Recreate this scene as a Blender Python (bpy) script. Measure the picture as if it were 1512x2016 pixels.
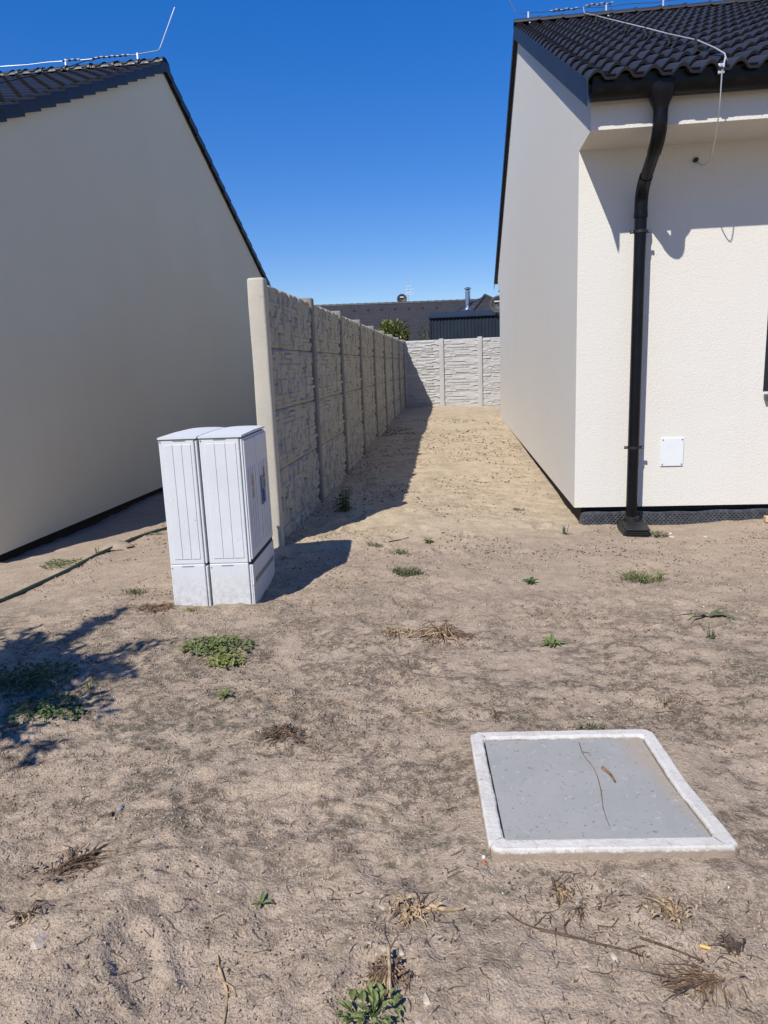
import bpy, math, random
import numpy as np
from mathutils import Matrix, Vector

for o in list(bpy.data.objects):
    bpy.data.objects.remove(o)
S = bpy.context.scene
COL = S.collection
rad = math.radians

# ------------------------------------------------------------------ camera
CAM_H = 1.47
YAW, PIT, ROL = -0.10660892, -0.19886142, -0.03956917
def cam_axes():
    cy, sy = math.cos(YAW), math.sin(YAW)
    fwd = Vector((sy, cy, 0)); right = Vector((cy, -sy, 0)); up = Vector((0, 0, 1))
    f2 = fwd*math.cos(PIT) + up*math.sin(PIT); u2 = up*math.cos(PIT) - fwd*math.sin(PIT)
    return right*math.cos(ROL) + u2*math.sin(ROL), u2*math.cos(ROL) - right*math.sin(ROL), f2
cd = bpy.data.cameras.new('camera'); cam = bpy.data.objects.new('camera', cd); COL.objects.link(cam)
r3, u3, f3 = cam_axes()
m = Matrix.Identity(4)
for i in range(3):
    m[i][0], m[i][1], m[i][2] = r3[i], u3[i], -f3[i]
m[2][3] = CAM_H
cam.matrix_world = m
cd.sensor_fit = 'HORIZONTAL'; cd.sensor_width = 36; cd.lens = 36*1420.0/1512.0
cd.clip_start = 0.05; cd.clip_end = 6000
S.camera = cam
S.render.resolution_x, S.render.resolution_y = 768, 1024

# ------------------------------------------------------------------ sky, sun, exposure
SUN_TO = Vector((-0.435, -0.81, 1.0)).normalized()          # towards the sun
EL = math.asin(SUN_TO.z); AZ = math.atan2(SUN_TO.x, SUN_TO.y)
W = bpy.data.worlds.new('World'); S.world = W; W.use_nodes = True
wn = W.node_tree.nodes; wl = W.node_tree.links
sky = wn.new('ShaderNodeTexSky'); sky.sky_type = 'NISHITA'; sky.sun_disc = False
sky.sun_elevation = EL; sky.sun_rotation = AZ
sky.altitude = 300; sky.air_density = 1.0; sky.dust_density = 0.0; sky.ozone_density = 6.0
wn['Background'].inputs[1].default_value = 0.12
gm = wn.new('ShaderNodeGamma'); gm.inputs[1].default_value = 0.65
hs = wn.new('ShaderNodeHueSaturation')                       # clear, deep blue summer sky, evenly everywhere
hs.inputs['Hue'].default_value = 0.521; hs.inputs['Saturation'].default_value = 1.65; hs.inputs['Value'].default_value = 1.54
wl.new(sky.outputs[0], gm.inputs[0]); wl.new(gm.outputs[0], hs.inputs['Color']); wl.new(hs.outputs[0], wn['Background'].inputs[0])
sd = bpy.data.lights.new('sun', 'SUN'); sd.energy = 4.6; sd.angle = rad(0.53); sd.color = (1.0, 0.945, 0.865)
sun = bpy.data.objects.new('sun', sd); COL.objects.link(sun)
sun.rotation_euler = (-SUN_TO).to_track_quat('-Z', 'Y').to_euler()
sun.location = (-8, -18, 20)
S.view_settings.view_transform = 'Standard'; S.view_settings.look = 'None'
S.view_settings.exposure = 0.40; S.view_settings.gamma = 1.0; S.view_settings.use_curve_mapping = False

rng = random.Random(7)
nrg = np.random.default_rng(11)

# ------------------------------------------------------------------ mesh helpers
class MB:
    def __init__(s): s.v = []; s.f = []
    def add(s, vs, fs):
        b = len(s.v); s.v += [tuple(v) for v in vs]; s.f += [tuple(i+b for i in f) for f in fs]; return s
    def quad(s, a, b, c, d): return s.add((a, b, c, d), ((0, 1, 2, 3),))
    def box(s, x0, x1, y0, y1, z0, z1):
        return s.add([(x0,y0,z0),(x1,y0,z0),(x1,y1,z0),(x0,y1,z0),(x0,y0,z1),(x1,y0,z1),(x1,y1,z1),(x0,y1,z1)],
              [(3,2,1,0),(4,5,6,7),(0,1,5,4),(1,2,6,5),(2,3,7,6),(3,0,4,7)])
    def obox(s, c, ax, ay, az):          # oriented box, half axes
        c, ax, ay, az = Vector(c), Vector(ax), Vector(ay), Vector(az)
        vs = [c+ax*i+ay*j+az*k for k in (-1,1) for (i,j) in ((-1,-1),(1,-1),(1,1),(-1,1))]
        return s.add(vs, [(3,2,1,0),(4,5,6,7),(0,1,5,4),(1,2,6,5),(2,3,7,6),(3,0,4,7)])
    def tube(s, pts, r, n=8, caps=True):
        pts = [Vector(p) for p in pts]; k = len(pts)
        rs = r if isinstance(r, (list, tuple)) else [r]*k
        t0 = (pts[1]-pts[0]).normalized()
        ref = Vector((0,0,1)) if abs(t0.z) < .9 else Vector((1,0,0))
        nrm = t0.cross(ref).normalized(); b = len(s.v)
        for i in range(k):
            t = ((pts[min(i+1,k-1)]-pts[max(i-1,0)])).normalized()
            nrm = (nrm - t*nrm.dot(t))
            if nrm.length < 1e-6: nrm = t.orthogonal()
            nrm.normalize(); bn = t.cross(nrm)
            for j in range(n):
                a = 2*math.pi*j/n
                s.v.append(tuple(pts[i] + (nrm*math.cos(a)+bn*math.sin(a))*rs[i]))
        for i in range(k-1):
            for j in range(n):
                j2 = (j+1) % n
                s.f.append((b+i*n+j, b+i*n+j2, b+(i+1)*n+j2, b+(i+1)*n+j))
        if caps:
            s.f.append(tuple(b+j for j in range(n))[::-1]); s.f.append(tuple(b+(k-1)*n+j for j in range(n)))
        return s
    def prism(s, poly, axis, a0, a1):     # polygon (2-D) swept along axis x (poly = y,z) or y (poly = x,z) or z (x,y)
        def P(p, a): return (a,p[0],p[1]) if axis=='x' else ((p[0],a,p[1]) if axis=='y' else (p[0],p[1],a))
        n = len(poly)
        vs = [P(p,a0) for p in poly] + [P(p,a1) for p in poly]
        fs = [tuple(range(n)), tuple(range(2*n-1, n-1, -1))] + [(i, n+i, n+(i+1)%n, (i+1)%n) for i in range(n)]
        return s.add(vs, fs)
    def blob(s, c, r, sq=(1,1,1), jit=.25, R=rng):
        ph = (1+5**.5)/2
        vs = [(-1,ph,0),(1,ph,0),(-1,-ph,0),(1,-ph,0),(0,-1,ph),(0,1,ph),(0,-1,-ph),(0,1,-ph),(ph,0,-1),(ph,0,1),(-ph,0,-1),(-ph,0,1)]
        fs = [(0,11,5),(0,5,1),(0,1,7),(0,7,10),(0,10,11),(1,5,9),(5,11,4),(11,10,2),(10,7,6),(7,1,8),(3,9,4),(3,4,2),(3,2,6),(3,6,8),(3,8,9),(4,9,5),(2,4,11),(6,2,10),(8,6,7),(9,8,1)]
        q = Matrix.Rotation(R.uniform(0,6.28),3,'Z')
        out = []
        for v in vs:
            k = r/1.9*(1+R.uniform(-jit,jit)); p = q@Vector((v[0]*k*sq[0], v[1]*k*sq[1], v[2]*k*sq[2]))
            out.append((c[0]+p.x, c[1]+p.y, c[2]+p.z))
        return s.add(out, fs)
    def leaf(s, base, d, up, L, w, curl=.25):
        base, d, up = Vector(base), Vector(d).normalized(), Vector(up)
        side = d.cross(up)
        if side.length < 1e-4: side = d.orthogonal()
        side.normalize(); nn = side.cross(d).normalized()
        m1 = base + d*L*.35 + nn*L*curl*.25; m2 = base + d*L*.7 + nn*L*curl*.15; tip = base + d*L - nn*L*curl*.3
        k = nn*w*.28
        return s.add([base, m1-side*w*.5+k, m1, m1+side*w*.5+k, m2-side*w*.36+k, m2, m2+side*w*.36+k, tip],
            [(0,2,1),(0,3,2),(1,2,5,4),(2,3,6,5),(4,5,7),(5,6,7)])

def mesh_of(mb, name, off=(0,0,0), smooth=None):
    me = bpy.data.meshes.new(name)
    v = np.array(mb.v, dtype=np.float64) - np.array(off)
    me.from_pydata(v.tolist(), [], mb.f); me.update()
    if smooth is not None:
        me.polygons.foreach_set('use_smooth', [True]*len(me.polygons))
        me.set_sharp_from_angle(angle=rad(smooth))
    return me
def worigin(p):
    o = Vector((0,0,0))
    while p is not None: o += p.location; p = p.parent
    return o
def build(mb, name, mat, parent=None, smooth=None, loc=None):
    """parts are modelled in world coordinates; mesh data is stored relative to the thing's base"""
    off = worigin(parent) if parent is not None else Vector(loc or (0,0,0))
    me = mesh_of(mb, name, off, smooth)
    me.materials.append(mat)
    o = bpy.data.objects.new(name, me); COL.objects.link(o)
    if parent is not None: o.parent = parent
    else: o.location = off
    return o
def inst(me, name, parent, mat4):
    o = bpy.data.objects.new(name, me); COL.objects.link(o); o.parent = parent
    o.matrix_local = mat4; return o
def empty(name, loc):
    o = bpy.data.objects.new(name, None); o.empty_display_size = .2; COL.objects.link(o); o.location = loc; return o
def tag(o, label=None, cat=None, group=None, kind=None):
    if label: o['label'] = label
    if cat: o['category'] = cat
    if group: o['group'] = group
    if kind: o['kind'] = kind
    return o
def bevel(o, w=.003, seg=2):
    b = o.modifiers.new('bevel', 'BEVEL'); b.width = w; b.segments = seg; b.limit_method = 'ANGLE'; b.angle_limit = rad(40); return o

# ------------------------------------------------------------------ materials
KA = 0.78
class NT:
    def __init__(s, name):
        s.m = bpy.data.materials.new(name); s.m.use_nodes = True
        s.n = s.m.node_tree.nodes; s.l = s.m.node_tree.links; s.b = s.n['Principled BSDF']
        s.co = s.n.new('ShaderNodeTexCoord').outputs['Object']
    def N(s, t, **kw):
        n = s.n.new(t)
        for k, v in kw.items(): setattr(n, k, v)
        return n
    def lk(s, a, b): s.l.new(a, b)
    def mapped(s, scale=(1,1,1), rot=(0,0,0), co=None):
        n = s.N('ShaderNodeMapping'); n.inputs['Scale'].default_value = scale; n.inputs['Rotation'].default_value = rot
        s.lk(co or s.co, n.inputs[0]); return n.outputs[0]
    def noise(s, scale, detail=4, rough=.55, co=None, dist=0):
        n = s.N('ShaderNodeTexNoise'); n.inputs['Scale'].default_value = scale; n.inputs['Detail'].default_value = detail
        n.inputs['Roughness'].default_value = rough; n.inputs['Distortion'].default_value = dist
        s.lk(co or s.co, n.inputs['Vector']); return n.outputs[0]
    def voro(s, scale, feat='F1', co=None):
        n = s.N('ShaderNodeTexVoronoi', feature=feat); n.inputs['Scale'].default_value = scale
        s.lk(co or s.co, n.inputs['Vector']); return n.outputs[0]
    def ramp(s, fac, a, b, lo=0., hi=1.):
        n = s.N('ShaderNodeMapRange', interpolation_type='SMOOTHSTEP'); n.inputs[1].default_value = a; n.inputs[2].default_value = b
        n.inputs[3].default_value = lo; n.inputs[4].default_value = hi; s.lk(fac, n.inputs[0]); return n.outputs[0]
    def math(s, op, a, b=None):
        n = s.N('ShaderNodeMath', operation=op)
        for i, q in enumerate((a, b)):
            if q is None: continue
            if isinstance(q, (int, float)): n.inputs[i].default_value = q
            else: s.lk(q, n.inputs[i])
        return n.outputs[0]
    def mix(s, fac, a, b, mode='MIX'):
        n = s.N('ShaderNodeMix', data_type='RGBA', blend_type=mode)
        for i, q in ((0, fac), (6, a), (7, b)):
            if isinstance(q, (int, float)): n.inputs[i].default_value = q
            elif isinstance(q, tuple): n.inputs[i].default_value = (*[c*KA for c in q], 1)
            else: s.lk(q, n.inputs[i])
        return n.outputs[2]
    def bump(s, h, strength=.3, dist=.01, prev=None):
        n = s.N('ShaderNodeBump'); n.inputs['Strength'].default_value = strength; n.inputs['Distance'].default_value = dist
        s.lk(h, n.inputs['Height'])
        if prev is not None: s.lk(prev, n.inputs['Normal'])
        return n.outputs[0]
    def out(s, col=None, rough=.9, bump=None, metal=0., spec=.5, coat=0.):
        if isinstance(col, tuple): s.b.inputs['Base Color'].default_value = (*[c*KA for c in col], 1)
        elif col is not None: s.lk(col, s.b.inputs['Base Color'])
        if isinstance(rough, (int, float)): s.b.inputs['Roughness'].default_value = rough
        else: s.lk(rough, s.b.inputs['Roughness'])
        s.b.inputs['Metallic'].default_value = metal; s.b.inputs['Specular IOR Level'].default_value = spec
        s.b.inputs['Coat Weight'].default_value = coat
        if bump is not None: s.lk(bump, s.b.inputs['Normal'])
        return s.m

def stucco(name, col, warm):
    t = NT(name)
    big = t.ramp(t.noise(.55, 4), .35, .7)
    c = t.mix(big, col, warm)
    c = t.mix(t.ramp(t.noise(1.0, 5, co=t.mapped((6, 6, .35))), .52, .8, 0, .16), c, tuple(q*.86 for q in col))
    grain = t.noise(120, 3, .6)
    c = t.mix(t.ramp(grain, .25, .5, .16, 0), c, tuple(q*.6 for q in col))
    b = t.bump(t.voro(150), .5, .004)
    vary = t.ramp(t.noise(2.3, 4), .35, .65, .35, 1)
    b = t.bump(t.math('MULTIPLY', t.noise(48, 4, .6), vary), .42, .008, b)
    return t.out(c, .95, b, spec=.25)
M_WALL = stucco('stucco_white', (.78, .76, .695), (.785, .75, .675))
M_WALL_L = stucco('stucco_beige', (.865, .82, .64), (.845, .79, .60))

def concrete(name, c1, c2, dark, bs=1.):
    t = NT(name)
    c = t.mix(t.ramp(t.noise(3.2, 4, .6), .3, .72), c1, c2)
    c = t.mix(t.ramp(t.noise(9, 4, .7, dist=.4), .55, .78, 0, .55), c, dark)
    c = t.mix(t.ramp(t.voro(85), .0, .22, .5, 0), c, tuple(q*.75 for q in dark))
    b = t.bump(t.noise(160, 2, .6), .35*bs, .004); b = t.bump(t.noise(28, 3), .3*bs, .008, b)
    return t.out(c, .93, b, spec=.25)
M_POST = concrete('concrete_post_cream', (.56, .52, .43), (.50, .47, .395), (.36, .33, .27))
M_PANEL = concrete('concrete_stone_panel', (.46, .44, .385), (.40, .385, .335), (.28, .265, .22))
M_POST_B = concrete('concrete_post_grey', (.55, .54, .53), (.50, .49, .48), (.38, .37, .36))
M_POST_D = concrete('concrete_post_shade_tone', (.25, .243, .225), (.215, .208, .195), (.155, .15, .135))  # darker post concrete: contact shade on the side fence posts put into colour
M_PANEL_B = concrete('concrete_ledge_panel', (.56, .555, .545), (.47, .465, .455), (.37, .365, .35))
M_LID = None

def soil():
    t = NT('sandy_soil')
    sep = t.N('ShaderNodeSeparateXYZ'); t.lk(t.co, sep.inputs[0]); X, Y = sep.outputs[0], sep.outputs[1]
    n1 = t.noise(.9, 3, .6); n2 = t.noise(5.5, 4, .65); n3 = t.noise(26, 4, .7); n4 = t.noise(95, 3, .65)
    brown = t.mix(t.ramp(n1, .32, .7), (.475, .375, .275), (.40, .315, .235))
    brown = t.mix(t.ramp(n2, .40, .72, 0, .45), brown, (.57, .46, .35))
    sand = t.mix(t.ramp(n2, .35, .7), (.66, .545, .385), (.52, .415, .28))
    # pale alley sand beyond a ragged line between fence end and house corner
    a = t.math('SUBTRACT', Y, t.math('MULTIPLY', X, .42))
    a = t.math('ADD', a, t.math('MULTIPLY', t.math('SUBTRACT', n2, .5), 1.6))
    fa = t.ramp(a, 5.55, 6.35)
    inside = t.math('MULTIPLY', t.ramp(X, -1.9, -1.5), t.ramp(t.math('ADD', X, t.math('MULTIPLY', n3, .25)), 1.35, 1.2))
    fa = t.math('MULTIPLY', fa, inside)
    col = t.mix(fa, brown, sand)
    # dark algae and humus stains in streaks across the yard
    st = t.noise(2.1, 5, .72, co=t.mapped((.9, 1.35, 1), (0, 0, rad(24))), dist=.6)
    st2 = t.noise(9.5, 4, .72, co=t.mapped((.9, 1.3, 1), (0, 0, rad(-15))), dist=.5)
    band = t.math('MULTIPLY', t.ramp(t.math('ADD', Y, t.math('MULTIPLY', n1, 1.2)), 1.6, 2.9, .25, 1), t.ramp(t.math('ADD', Y, t.math('MULTIPLY', n1, 1.5)), 4.0, 6.2, 1, .10))
    d = t.math('MULTIPLY', t.ramp(t.math('ADD', t.math('MULTIPLY', st, .55), t.math('MULTIPLY', st2, .45)), .452, .535), band)
    d = t.math('MULTIPLY', d, t.ramp(t.math('ADD', t.math('MULTIPLY', n3, .6), t.math('MULTIPLY', n4, .4)), .42, .55, .10, 1))
    col = t.mix(t.math('MULTIPLY', d, .88), col, t.mix(t.ramp(n1, .45, .6), (.105, .082, .058), (.092, .086, .058)))
    # trodden and damp blotches in the alley, litter along its edges
    al = t.math('MULTIPLY', t.ramp(t.noise(3.1, 4, .72, dist=.7), .50, .66), t.ramp(n3, .42, .58, .2, 1))
    col = t.mix(t.math('MULTIPLY', t.math('MULTIPLY', al, fa), .55), col, (.27, .20, .13))
    # crumb colour: pale grains, dark pits
    col = t.mix(t.ramp(n4, .57, .68, 0, .55), col, (.70, .60, .50))
    col = t.mix(t.ramp(t.noise(60, 4, .75), .33, .44, .65, 0), col, (.14, .10, .075))
    col = t.mix(t.ramp(t.noise(190, 2, .7), .33, .47, .6, 0), col, (.19, .14, .105))
    h = t.math('ADD', t.math('MULTIPLY', n3, .5), t.math('MULTIPLY', n4, .35))
    b = t.bump(h, 1.0, .018)
    b = t.bump(t.voro(120, co=t.mapped((1, 1, .5))), .35, .006, b)
    b = t.bump(t.noise(260, 2, .6), .45, .003, b)
    return t.out(col, .98, b, spec=.12)
M_SOIL = soil()

def simple(name, col, rough=.6, metal=0., bump=None, var=0., spec=.5, vs=8., coat=0.):
    t = NT(name); c = col
    if var: c = t.mix(t.ramp(t.noise(vs, 5, .6), .35, .68), tuple(q*(1-var) for q in col), tuple(min(1, q*(1+var)) for q in col))
    b = t.bump(t.noise(bump[0], 3), bump[1], bump[2]) if bump else None
    return t.out(c, rough, b, metal, spec, coat)
def tile_mat():
    t = NT('anthracite_roof_tile')
    oi = t.N('ShaderNodeObjectInfo')
    c = t.mix(oi.outputs['Random'], (.022, .023, .029), (.032, .033, .040))
    c = t.mix(t.ramp(t.noise(14, 6, .7), .5, .75, 0, .5), c, (.048, .048, .054))
    b = t.bump(t.noise(300, 2), .12, .002)
    return t.out(c, t.ramp(t.noise(30, 4), .3, .7, .44, .6), b, spec=.4)
M_TILE = tile_mat()
M_BARGE = simple('navy_metal_flashing', (.020, .027, .043), .55, .0, (6, .08, .01), .2, spec=.25)
M_GUTTER = simple('black_gutter_metal', (.005, .006, .008), .30, 0, (9, .05, .004), .15, spec=.22)
M_PIPE = simple('black_downpipe_plastic', (.0055, .006, .008), .28, 0, (7, .05, .004), .2, spec=.22)
M_BLACKP = simple('black_plastic', (.012, .012, .012), .5, 0, None, .2)
M_PLINTH = simple('bitumen_plinth', (.012, .012, .013), .85, 0, (40, .3, .004), .3)
M_MEMB = simple('dimpled_membrane', (.075, .078, .085), .34, 0, None, .3, vs=30)
M_ALU = simple('bare_aluminium', (.78, .79, .80), .28, 1.0, (60, .1, .002))
M_ALUW = simple('bright_aluminium_band', (.72, .74, .77), .45, .6)
M_WIRE = simple('dull_grey_wire', (.50, .52, .55), .6, .2)
M_GALV = simple('galvanised_steel', (.55, .58, .62), .32, 1.0, (30, .15, .004), .15)
M_WHITE = simple('white_plastic_plate', (.80, .83, .84), .42, 0, (30, .03, .002), .02)
M_SCREW = simple('grey_screw', (.25, .25, .25), .4, .8)
def cab_mat():
    t = NT('light_grey_cabinet_plastic')
    c = t.mix(t.ramp(t.noise(4, 5), .35, .7), (.73, .755, .775), (.69, .715, .735))
    sep = t.N('ShaderNodeSeparateXYZ'); t.lk(t.co, sep.inputs[0])
    dirt = t.math('MULTIPLY', t.ramp(sep.outputs[2], .02, .30, 1, 0), t.ramp(t.noise(30, 6, .75), .35, .7))
    c = t.mix(t.math('MULTIPLY', dirt, .55), c, (.42, .36, .29))
    c = t.mix(t.ramp(t.noise(17, 5, .7, co=t.mapped((1, 1, .45)), dist=.8), .60, .66, 0, .5), c, (.80, .82, .84))
    c = t.mix(t.ramp(t.noise(38, 4, .8), .63, .67, 0, .55), c, (.36, .36, .36))
    return t.out(c, .58, t.bump(t.noise(150, 3), .06, .002), spec=.35)
M_CAB = cab_mat()
M_CABGAP = simple('cabinet_groove_dark', (.24, .25, .26), .7)
M_HANDLE = simple('slate_blue_handle', (.16, .19, .30), .5)
M_LABEL_Y = simple('yellow_sticker', (.70, .42, .12), .6, 0, None, .25, vs=60)
M_LABEL_O = simple('orange_sticker', (.62, .24, .08), .6, 0, None, .25, vs=60)
M_LABEL_G = simple('grey_green_print', (.30, .34, .24), .6)
def frame_mat():
    t = NT('whitewashed_concrete')
    c = t.mix(t.ramp(t.noise(7, 6, .7), .35, .7), (.71, .685, .635), (.59, .565, .515))
    c = t.mix(t.ramp(t.noise(24, 6, .8, dist=.5), .53, .64, 0, .7), c, (.50, .46, .39))
    c = t.mix(t.ramp(t.noise(70, 4, .8), .61, .67, 0, .8), c, (.26, .23, .19))
    sep = t.N('ShaderNodeSeparateXYZ'); t.lk(t.co, sep.inputs[0])
    dirt = t.math('ADD', t.ramp(sep.outputs[2], .028, .055, 1, 0), t.math('MULTIPLY', t.math('SUBTRACT', t.noise(45, 5, .7), .5), 1.3))
    c = t.mix(t.ramp(dirt, .35, .75, 0, .92), c, (.38, .29, .215))
    b = t.bump(t.noise(55, 5, .7), .6, .008); b = t.bump(t.noise(9, 3), .3, .01, b)
    return t.out(c, .9, b, spec=.25)
M_FRAME = frame_mat()
def lid_mat():
    t = NT('grey_fibre_cement_lid')
    c = t.mix(t.ramp(t.noise(5, 6, .65), .35, .7), (.375, .372, .352), (.335, .335, .318))
    c = t.mix(t.ramp(t.noise(2.2, 4), .5, .75, 0, .5), c, (.37, .375, .36))
    # drifted sand along the east edge (object x is across the lid)
    sep = t.N('ShaderNodeSeparateXYZ'); t.lk(t.co, sep.inputs[0])
    e = t.math('ADD', t.math('ADD', sep.outputs[0], t.math('MULTIPLY', sep.outputs[1], .22)), t.math('MULTIPLY', t.noise(9, 6, .7), .16))
    c = t.mix(t.ramp(e, .30, .39, 0, .78), c, (.40, .33, .245))
    c = t.mix(t.ramp(t.noise(22, 6, .8), .59, .66, 0, .6), c, (.56, .57, .56))
    c = t.mix(t.ramp(t.noise(62, 4, .75), .615, .66, 0, .8), c, (.16, .12, .09))
    return t.out(c, .7, t.bump(t.noise(120, 4), .2, .003), spec=.35)
M_LID = lid_mat()
def leafm(name, c1, c2, rough=.55, tr=.25):
    t = NT(name)
    c = t.mix(t.ramp(t.noise(23, 4, .7), .3, .7), c1, c2)
    t.b.inputs['Subsurface Weight'].default_value = 0
    m = t.out(c, rough, spec=.4)
    tl = t.N('ShaderNodeBsdfTranslucent'); t.lk(c, tl.inputs[0])
    mx = t.N('ShaderNodeMixShader'); mx.inputs[0].default_value = tr
    out = t.n['Material Output']
    t.lk(t.b.outputs[0], mx.inputs[1]); t.lk(tl.outputs[0], mx.inputs[2]); t.lk(mx.outputs[0], out.inputs[0])
    return m
M_WEED = leafm('weed_green', (.15, .20, .055), (.23, .27, .10))
M_WEED_Y = leafm('weed_yellow_green', (.23, .28, .065), (.29, .32, .09))
M_WEED_D = leafm('weed_dark_green', (.06, .12, .032), (.10, .17, .05))
M_GRASS = leafm('grass_blue_green', (.14, .17, .085), (.20, .22, .11))
M_LAUREL = leafm('laurel_leaf', (.09, .14, .03), (.32, .34, .09), .38, .18)
M_STRAW = simple('dry_straw', (.42, .30, .17), .8, 0, None, .35, vs=40)
M_DRY = simple('dry_brown_stem', (.19, .115, .065), .85, 0, None, .45, vs=35)
M_ROOT = simple('dark_dry_root', (.095, .062, .042), .9, 0, None, .5, vs=45)
M_BARK = simple('grey_brown_bark', (.13, .10, .075), .9, 0, (60, .6, .01), .3)
M_CLOD = simple('soil_crumb', (.40, .315, .235), .97, 0, (150, .4, .003), .35, spec=.1, vs=6)
M_CLOD_D = simple('dark_crumb', (.13, .095, .07), .97, 0, None, .4, spec=.1, vs=6)
M_CHIP = simple('pale_chip', (.70, .66, .58), .9, 0, None, .15)
M_LIME = simple('mortar_lump', (.50, .42, .335), .95, 0, (80, .6, .006), .25, vs=30)
M_STONE = simple('grey_stone', (.38, .36, .33), .9, 0, (60, .5, .006), .25, vs=30)
M_HOSE = simple('dark_green_hose', (.030, .058, .042), .42, 0, None, .25, vs=20)
M_RAG = simple('sand_coloured_rag', (.34, .27, .20), .95, 0, (60, .4, .004), .2)
M_WOOD = simple('pale_sawn_timber', (.58, .43, .28), .8, 0, (50, .2, .004), .18, vs=12)
M_FILTER = simple('cigarette_filter_paper', (.72, .48, .15), .85)
M_BRICKR = simple('red_brick_chip', (.42, .13, .06), .9)
M_WINF = simple('anthracite_window_frame', (.014, .015, .018), .35)
M_SILL = simple('grey_metal_sill', (.10, .105, .11), .4, .3)
def glass():
    t = NT('window_glass'); t.b.inputs['Transmission Weight'].default_value = 0.0
    return t.out((.02, .025, .03), .03, spec=.8)
M_GLASS = glass()
M_ROOFFAR = simple('charcoal_roof_courses', (.036, .034, .037), .6, 0, (40, .2, .01), .18, vs=3)
M_SHED = simple('navy_ribbed_sheet', (.024, .036, .056), .65, 0, None, .12, vs=2, spec=.18)
M_DISH = simple('grey_dish', (.036, .038, .043), .55, 0, None, .05, spec=.3)
M_WALLFAR = simple('far_render', (.55, .52, .46), .9, 0, None, .05)

# ------------------------------------------------------------------ noise and ground height
def hash2(ix, iy, s):
    h = (ix.astype(np.int64)*374761393 + iy.astype(np.int64)*668265263 + s*974711) & 0x7fffffff
    h = ((h ^ (h >> 13))*1274126177) & 0x7fffffff
    return ((h ^ (h >> 16)) & 0xffff)/65535.0
def vnoise(x, y, s=0):
    ix, iy = np.floor(x), np.floor(y); fx, fy = x-ix, y-iy
    ux, uy = fx*fx*fx*(fx*(6*fx-15)+10), fy*fy*fy*(fy*(6*fy-15)+10)
    a, b, c, d = hash2(ix,iy,s), hash2(ix+1,iy,s), hash2(ix,iy+1,s), hash2(ix+1,iy+1,s)
    return (a*(1-ux)+b*ux)*(1-uy) + (c*(1-ux)+d*ux)*uy - .5
CP = np.array([(-1.45,5.6,.05),(-1.45,7.46,.09),(-1.45,9.3,.09),(-1.45,11.2,.14),(-1.45,13,.22),(-1.45,16.5,.27),(-1.45,20.5,.30),
 (-.4,20.7,.33),(.7,20.7,.265),(1.5,20.7,.25),(1.04,6.6,-.035),(1.04,12,.06),(1.04,17.5,.135),(1.04,19,.2),(0,9,.05),(0,14,.18),
 (2.7,6.6,.0),(1.8,6.6,-.045),(4,6,.02),(1.5,6.1,-.03),(-1.8,4.2,.03),(-1.3,4.24,.03),(0,2,0),(.4,2.3,0),(-1,1.5,0),(1,1.5,0),(0,4,0),(2,4,0),
 (-4.1,5.9,-.13),(-4.1,9.5,-.13),(-3.2,5,-.06),(-3,7,-.09),(-2.2,9,-.03),(-2.2,14,.05),(-4.1,16,-.1),(-3,3,0),(0,30,.25),(-8,30,.2),(8,30,.25),
 (8,0,0),(-8,0,-.05),(-8,10,-.15),(8,12,0),(0,-4,0)])
def tps(r2): return np.where(r2 > 1e-12, .5*r2*np.log(np.maximum(r2, 1e-12)), 0.)
_n = len(CP)
_K = tps(((CP[:,None,:2]-CP[None,:,:2])**2).sum(2)) + np.eye(_n)*.05
_P = np.c_[np.ones(_n), CP[:,:2]]
_A = np.block([[_K, _P], [_P.T, np.zeros((3,3))]])
_w = np.linalg.solve(_A, np.r_[CP[:,2], 0, 0, 0])
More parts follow.
